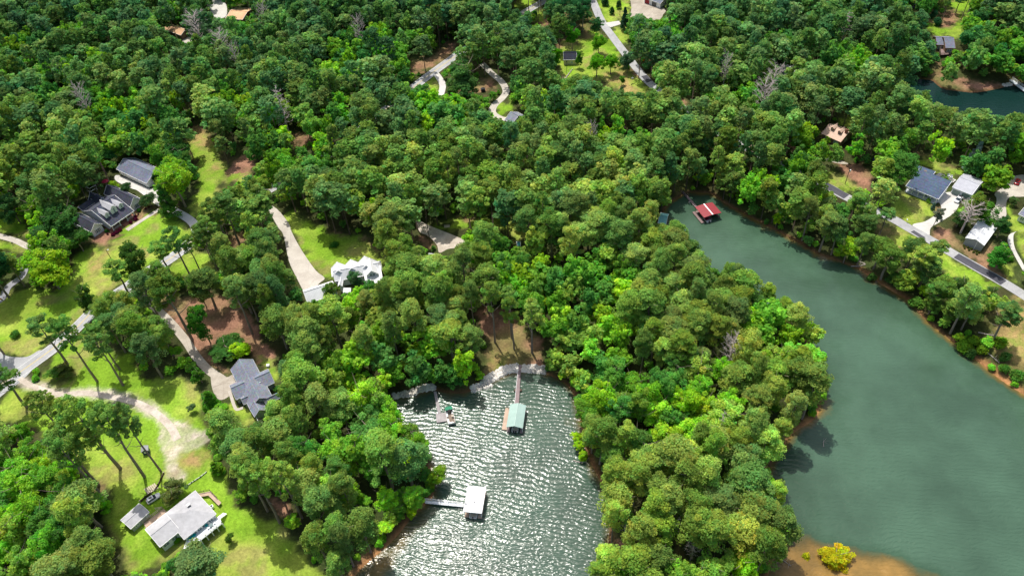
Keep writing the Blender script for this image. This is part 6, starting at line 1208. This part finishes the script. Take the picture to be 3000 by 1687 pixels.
# dead and bare trees
def dead(p, rpx, H, label, v, con=False):
    P = at(p, H*.72); Q_ = P-Vector((0, 0, H*.72)); R = rpx/px_per_m(P); PLACED.append((Q_.x, Q_.y, R*.8)); e = empty('dead_tree', Q_, random.uniform(0, 6), label, 'dead tree'); e.scale = (R/4.2, R/4.2, H/20)
    for nm, me in zip(('trunk', 'branches'), DEADP[v]): o = bpy.data.objects.new(nm, me); COL.objects.link(o); o.parent = e
DEADS = [(0,0,1670,325,72,22,'wide pinkish bare tree among the pines in the upper woods',0),(0,0,1480,200,85,23,'large pinkish bare tree beside the orange roofed house',2),(0,0,2110,760,70,24,'tall grey dead conifer with a long bare trunk above the grass strip',1),(0,0,1990,125,48,22,'small bare crown among pines near the top edge',0),(1,0,130,220,50,22,'pale bare snag rising from the dark woods',2),(2,0,1240,180,60,22,'grey bare tree in the dark woods above the pond',3),
 (2,0,610,730,80,22,'broad pink brown bare tree leaning among the green crowns',4),(2,0,690,610,75,23,'greyish bare tree directly behind the pink brown one',2),(2,0,330,510,45,22,'pale bare tree with fine twigs beside a lime green tree',0),(1,0,1885,1030,48,21,'small grey bare crown in the middle of the woods',2),(2,1,380,1180,82,18,'beige bare crowned tree near the tip of the peninsula woods',0),(2,2,300,290,50,18,'thin bare tree with white limbs inside the peninsula woods',3),
 (2,1,2170,160,85,11,'wide grey lichen covered bare tree above the mulch bed',4),(0,0,620,740,60,22,'brownish bare tree deep in the western woods',2),(0,0,1780,430,45,21,'low grey bare crown below the wide pinkish one',4),(1,2,2150,1010,50,13,'white limbed bare snag near the shore of the peninsula',3),(1,2,2500,1090,50,13,'fine grey bare tree inland on the peninsula',2),(2,2,80,1240,60,10,'tangled white bare tree above the sandy gap',4),(1,1,100,960-562+562,0,0,'',0)]
for c_, r_, x, y, rr, H, l, v in DEADS:
    if l: dead(T(c_, r_, [(x, y)])[0], rr*1.1*S_, H+2.5, l, v)

# ------------------------------------------------------------------ woods
VW = [ [(1144,1170),(1190,1172),(1235,1168),(1272,1150),(1285,1155),(1330,1148),(1380,1138),(1425,1123),(1470,1104),(1512,1084),(1560,1084),(1600,1094),(1650,1125),(1668,1150),(1680,1202),(1695,1252),(1690,1310),(1712,1350),(1726,1427),(1746,1474),(1750,1543),(1734,1610),(1711,1687),(1700,1900),(1000,1900),(990,1760),(1054,1668),(1128,1602),(1167,1567),(1218,1493),(1270,1455),(1303,1440),(1303,1390),(1280,1310),(1268,1255),(1230,1215),(1160,1190)],
 [(2000,566),(2045,566),(2085,572),(2130,604),(2200,640),(2260,672),(2330,709),(2400,749),(2465,772),(2510,789),(2560,822),(2610,854),(2660,884),(2700,929),(2760,979),(2830,1034),(2880,1074),(2930,1114),(3000,1159),(3100,1214),(3700,1500),(3700,2000),(2600,2000),(2280,1900),(2255,1687),(2272,1629),(2322,1571),(2328,1524),(2307,1447),(2303,1415),(2249,1396),(2256,1341),(2291,1310),(2311,1275),(2342,1252),(2388,1221),(2425,1160),(2420,1120),(2443,1043),(2400,975),(2392,919),(2350,900),(2322,853),(2280,830),(2217,834),(2180,770),(2112,752),(2080,745),(2043,717),(2000,690),(1995,650),(1985,600)],
 T(2,0,[(1680,590),(1880,600),(1960,668),(2100,690),(2220,698),(2400,670),(2440,630),(2600,640),(3000,700),(3000,900),(2576,860),(2300,868),(2240,830),(2100,845),(2000,800),(1950,790),(1945,660),(1880,650),(1820,700),(1740,700),(1670,650)]) ]
CLEAR = mask()
for q in LAWNS+DRYS+STRAWS+PAVE+VW: fill(CLEAR, q)
for q in ROOFS: fill(CLEAR, q, 2.0)
# road stretches hidden under the canopy need no clearance
for q in ([(520,740),(640,600),(900,440),(1170,260),(1215,240),(1240,200),(1480,60),(1540,110),(1440,230),(1250,260),(960,470),(700,660),(560,760)],): pass
HIDE = mask()
for c_, r_, q in ((0,1,[(1530,40),(2000,-260),(2300,-250),(1990,40),(1700,240),(1540,290)]), (1,0,[(-600,900),(80,900),(560,640),(600,640),(300,900),(-400,1448)]), (1,0,[(2340,660),(2600,700),(2900,900),(3100,1100),(2800,1050),(2400,800)]), (2,0,[(-100,760),(60,860),(1060,1330),(1040,1448),(400,1200),(-60,900)]), (2,1,[(1260,20),(1560,150),(1560,260),(1240,90)]), (0,1,[(1050,430),(1480,250),(1560,330),(1480,420),(1200,640),(1010,720),(900,760)]), (0,1,[(680,850),(900,720),(930,790),(700,1000),(640,930)]), (1,0,[(860,380),(1040,240),(1330,80),(1400,130),(1150,350),(900,480)])):
    fill(HIDE, T(c_, r_, q))
for q in LAWNS+DRYS+STRAWS+VW+ROOFS: fill(HIDE, q, 0.0)
CLEAR = np.where(HIDE > .5, 0, CLEAR)
WATERP = [list(map(tuple, w)) for w in WATERS]
fpx = [[proj((x, y, gz(x, y)))[:2] for x, y in f] for f in FOOT]
for q in fpx: fill(M_OPEN, q)
POUR = np.array([(0, 0), (1, 0), (.7, .7), (0, 1), (-.7, .7), (-1, 0), (-.7, -.7), (0, -1), (.7, -.7), (.5, 0), (-.5, 0), (0, .5), (0, -.5)])
def blocked(x, y, z, H, R, kd_, lim):
    f0, fz = dict(pine=(.7, .27), broad=(.66, .27), conifer=(.5, .4), bush=(.5, .45))[kd_]; c = Vector((x, y, z+H*f0)); u, v, d = proj(c)
    if not (-560 < u < 3560 and -390 < v < 2060): return False
    s = FPX/d; rx = R*s*.95; ry = math.hypot(R*s*.7*.95, H*fz*s*.7); q = POUR*np.array([rx, ry])+np.array([u, v]); return samp(CLEAR, q[:, 0], q[:, 1]).sum() > lim
GR = {}
def near(x, y, rad):
    i, j = int(x//8), int(y//8)
    for a in (-1, 0, 1):
        for b in (-1, 0, 1):
            for (X, Y, R) in GR.get((i+a, j+b), ()):
                if (X-x)**2+(Y-y)**2 < (rad+R)**2: return True
    return False
def put(x, y, R): GR.setdefault((int(x//8), int(y//8)), []).append((x, y, R))
for x, y, R in PLACED: put(x, y, R*.55)
cand = []; SPC = 6.6
ys_ = np.arange(18, 545, SPC)
for jy, y0 in enumerate(ys_):
    for x0 in np.arange(-430, 430, SPC):
        x = x0+random.uniform(-2.3, 2.3)+(SPC/2 if jy % 2 else 0); y = y0+random.uniform(-2.3, 2.3)
        u, v, d = proj((x, y, 12))
        if -130 < u < 3130 and -140 < v < 1830: cand.append((x, y, u, v, d))
TREES = []
def attempt(x, y, u, v, d, final=False):
    sd = float(bil(SD, x, y))
    if sd < .4: return
    z = gz(x, y); bu, bv, _ = proj((x, y, z))
    if samp(M_OPEN, bu, bv) > .5: return
    nb = float(vnoise(x, y, 26, 77))*.65+float(vnoise(x, y, 9, 78))*.35
    kd_ = 'broad' if nb > (.60 if v < 1000 else .56) else 'pine'
    if final: sizes = [(random.uniform(3.5, 6.0), random.uniform(1.9, 2.7), 'broad'), (random.uniform(1.6, 2.6), random.uniform(1.0, 1.6), 'bush')]
    elif kd_ == 'pine': sizes = [(random.uniform(17, 25), random.choice((3.5, 4.4, 5.0, 5.8))*random.uniform(.92, 1.08), 'pine'), (random.uniform(13, 16), random.uniform(3.0, 3.8), 'pine'), (random.uniform(8, 11), random.uniform(2.8, 3.6), 'broad'), (random.uniform(4, 6.5), random.uniform(2.0, 2.8), 'broad'), (random.uniform(1.6, 2.8), random.uniform(1.2, 1.8), 'bush')]
    else: sizes = [(random.uniform(13, 20), random.choice((4.2, 5.2, 6.3))*random.uniform(.9, 1.1), 'broad'), (random.uniform(10, 12), random.uniform(3.4, 4.2), 'broad'), (random.uniform(6, 8), random.uniform(2.4, 3.2), 'broad'), (random.uniform(3.5, 5), random.uniform(1.8, 2.4), 'broad'), (random.uniform(1.6, 2.8), random.uniform(1.2, 1.8), 'bush')]
    for H, R, k_ in sizes:
        if sd < R*.2: continue
        if blocked(x, y, z, H, R, k_, 1): continue
        if near(x, y, min(R*.45, 2.6)): continue
        put(x, y, min(R*.45, 2.6)); TREES.append([k_, x, y, z, H, R, u, v, d]); return
random.shuffle(cand)
for w_ in WATERS:
    n_ = len(w_)
    for i in range(n_):
        a, b = w_[i], w_[(i+1) % n_]; L_ = math.hypot(*(b-a)); nn = np.array([-(b-a)[1], (b-a)[0]])/(L_+1e-6)
        for k in range(max(1, int(L_/2.0))):
            for sg in (-1, 1):
                q = a+(b-a)*random.random()+nn*sg*random.uniform(.7, 3.0); u, v, d = proj((q[0], q[1], 8))
                if -60 < u < 3060 and -40 < v < 1760: attempt(q[0], q[1], u, v, d)
for c in cand: attempt(*c)
for c in cand:
    if random.random() < .75: attempt(c[0]+random.uniform(-3.3, 3.3), c[1]+random.uniform(-3.3, 3.3), *c[2:])
for c in cand:
    x, y = c[0]+3.3, c[1]+3.0
    if random.random() < .8: attempt(x, y, c[2], c[3], c[4], True)
for w_ in WATERS:
    n_ = len(w_)
    for i in range(n_):
        a, b = w_[i], w_[(i+1) % n_]; L_ = math.hypot(*(b-a)); nn = np.array([-(b-a)[1], (b-a)[0]])/(L_+1e-6)
        for k in range(int(L_/2.2)):
            for sg in (-1, 1):
                q = a+(b-a)*(k+random.random())/(L_/2.2)+nn*sg*random.uniform(.5, 2.6); u, v, d = proj((q[0], q[1], 1))
                if -60 < u < 3060 and -40 < v < 1760 and random.random() < .7: attempt(q[0], q[1], u, v, d, True)
def region(u, v):
    if v > 1130 and u < 330: return 'the south western woods beyond the lake house'
    if v > 900 and 560 < u < 1330: return 'the woods between the gabled house and the cove'
    if u > 1600 and v > 1150 and u < 2500: return 'the southern peninsula woods between cove and lake'
    if u > 1560 and v > 700 and u < 2500: return 'the northern peninsula woods beside the lake'
    if u > 2000 and 330 < v: return 'the wooded bank below the lake road'
    if v < 330 and u > 1900: return 'the dark woods above the pond'
    if v < 330 and u > 1050: return 'the woods around the upper roads'
    if v < 400: return 'the north western woods beyond the garage'
    if u < 700: return 'the trees around the farmhouse and road'
    if u < 1300: return 'the central woods around the white house'
    return 'the central woods above the cove'
TREES.sort(key=lambda t: t[8]); cnt = {'pine': 0, 'broad': 0, 'bush': 0, 'conifer': 0}; LIM = {'pine': 268, 'broad': 205, 'bush': 190}
STUFF = {'pine': [[], []], 'broad': [[], []], 'bush': [[], []]}
for k_, x, y, z, H, R, u, v, d in TREES:
    inframe = -40 < u < 3040 and -40 < v < 1760
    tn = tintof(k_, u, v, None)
    if inframe and cnt[k_] < LIM[k_]:
        cnt[k_] += 1; rg = region(u, v)
        sz = ('tall' if H > 16 else 'shorter') if k_ != 'bush' else 'low'
        lum = tn[1]/(tn[0]+.001); hue = 'dark green' if tn[1] < .15 else ('yellow green' if lum < 1.65 or tn[1] > .27 else 'mid green')
        nm = {'pine': 'pine', 'broad': 'leafy tree', 'bush': 'shrub'}[k_]
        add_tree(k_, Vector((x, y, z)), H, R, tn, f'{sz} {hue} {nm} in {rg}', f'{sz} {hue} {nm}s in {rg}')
    else:
        q, c = LOD[k_][random.randrange(len(LOD[k_]))]; a = random.uniform(0, 2*PI); ca, sa = math.cos(a), math.sin(a); H0, R0, _, _ = SPEC[k_]; s = R/R0
        if v < 60 or not inframe or d > 330:
            sub = np.random.default_rng(int(x*10) % 9999).permutation(len(c))[:int(len(c)*(.62 if inframe else .4))]; qq = q.reshape(-1, 4, 3)[sub]; cc = c[sub]; ctr = qq.mean(1, keepdims=True); qq = ctr+(qq-ctr)*1.22; q = qq.reshape(-1, 3); c = cc
        X = (q[:, 0]*ca-q[:, 1]*sa)*s+x; Y = (q[:, 0]*sa+q[:, 1]*ca)*s+y; Zz = q[:, 2]*(H/H0)+z
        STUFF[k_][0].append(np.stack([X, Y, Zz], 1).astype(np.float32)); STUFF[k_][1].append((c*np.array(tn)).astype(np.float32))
        if k_ == 'pine':
            b = np.array([[x, y, z], [x, y, z+H*.85]]); r = .26; e = []
            for t_ in (0, PI/2): dx, dy = r*math.cos(t_), r*math.sin(t_); e += [[x-dx, y-dy, z], [x+dx, y+dy, z], [x+dx*.4, y+dy*.4, z+H*.85], [x-dx*.4, y-dy*.4, z+H*.85]]
            STUFF[k_][0].append(np.array(e, np.float32)); STUFF[k_][1].append(np.array([[.2,.16,.13]]*2, np.float32))
for k_, (Q_, C_2) in STUFF.items():
    if Q_:
        me = mesh_np(dict(pine='distant_pine_woods', broad='distant_leafy_woods', bush='undergrowth')[k_], np.concatenate(Q_), np.concatenate(C_2), LEAF); o = bpy.data.objects.new(me.name, me); COL.objects.link(o)
        tag(o, dict(pine='continuous canopy of distant pines filling the upper half of the view', broad='leafy crowns mixed through the distant woods', bush='low undergrowth below the distant trees')[k_], dict(pine='pine woods', broad='leafy woods', bush='undergrowth')[k_], kind='stuff')
print('TREES', len(TREES), cnt, 'explicit', NTREE, 'stuff faces', {k_: sum(len(c) for c in v[1]) for k_, v in STUFF.items()})

# ------------------------------------------------------------------ light
EL, AZ = math.radians(66), math.radians(-21)        # azimuth from +Y towards +X
sd_ = Vector((math.sin(AZ)*math.cos(EL), math.cos(AZ)*math.cos(EL), math.sin(EL)))
sl = bpy.data.lights.new('sun', 'SUN'); sl.energy = 4.5; sl.angle = math.radians(.5); sl.color = (1, .96, .89); so = bpy.data.objects.new('sun', sl); COL.objects.link(so); so.rotation_euler = (-sd_).to_track_quat('-Z', 'Y').to_euler(); so.location = (0, 0, 300)
w = bpy.data.worlds.new('World'); SC.world = w; w.use_nodes = True; t = w.node_tree; bg = t.nodes['Background']; sk = t.nodes.new('ShaderNodeTexSky'); sk.sky_type = 'NISHITA'; sk.sun_disc = False; sk.sun_elevation = EL; sk.sun_rotation = AZ; sk.dust_density = 4.0; sk.air_density = 1.2
t.links.new(sk.outputs[0], bg.inputs[0]); bg.inputs[1].default_value = .15
SC.view_settings.view_transform = 'Standard'; SC.view_settings.look = 'None'; SC.view_settings.exposure = 0
cy = SC.cycles; cy.max_bounces = 6; cy.diffuse_bounces = 4; cy.glossy_bounces = 2; cy.transmission_bounces = 2; cy.transparent_max_bounces = 4; cy.caustics_reflective = False; cy.caustics_refractive = False; cy.sample_clamp_indirect = 3.0
SC.render.film_transparent = False
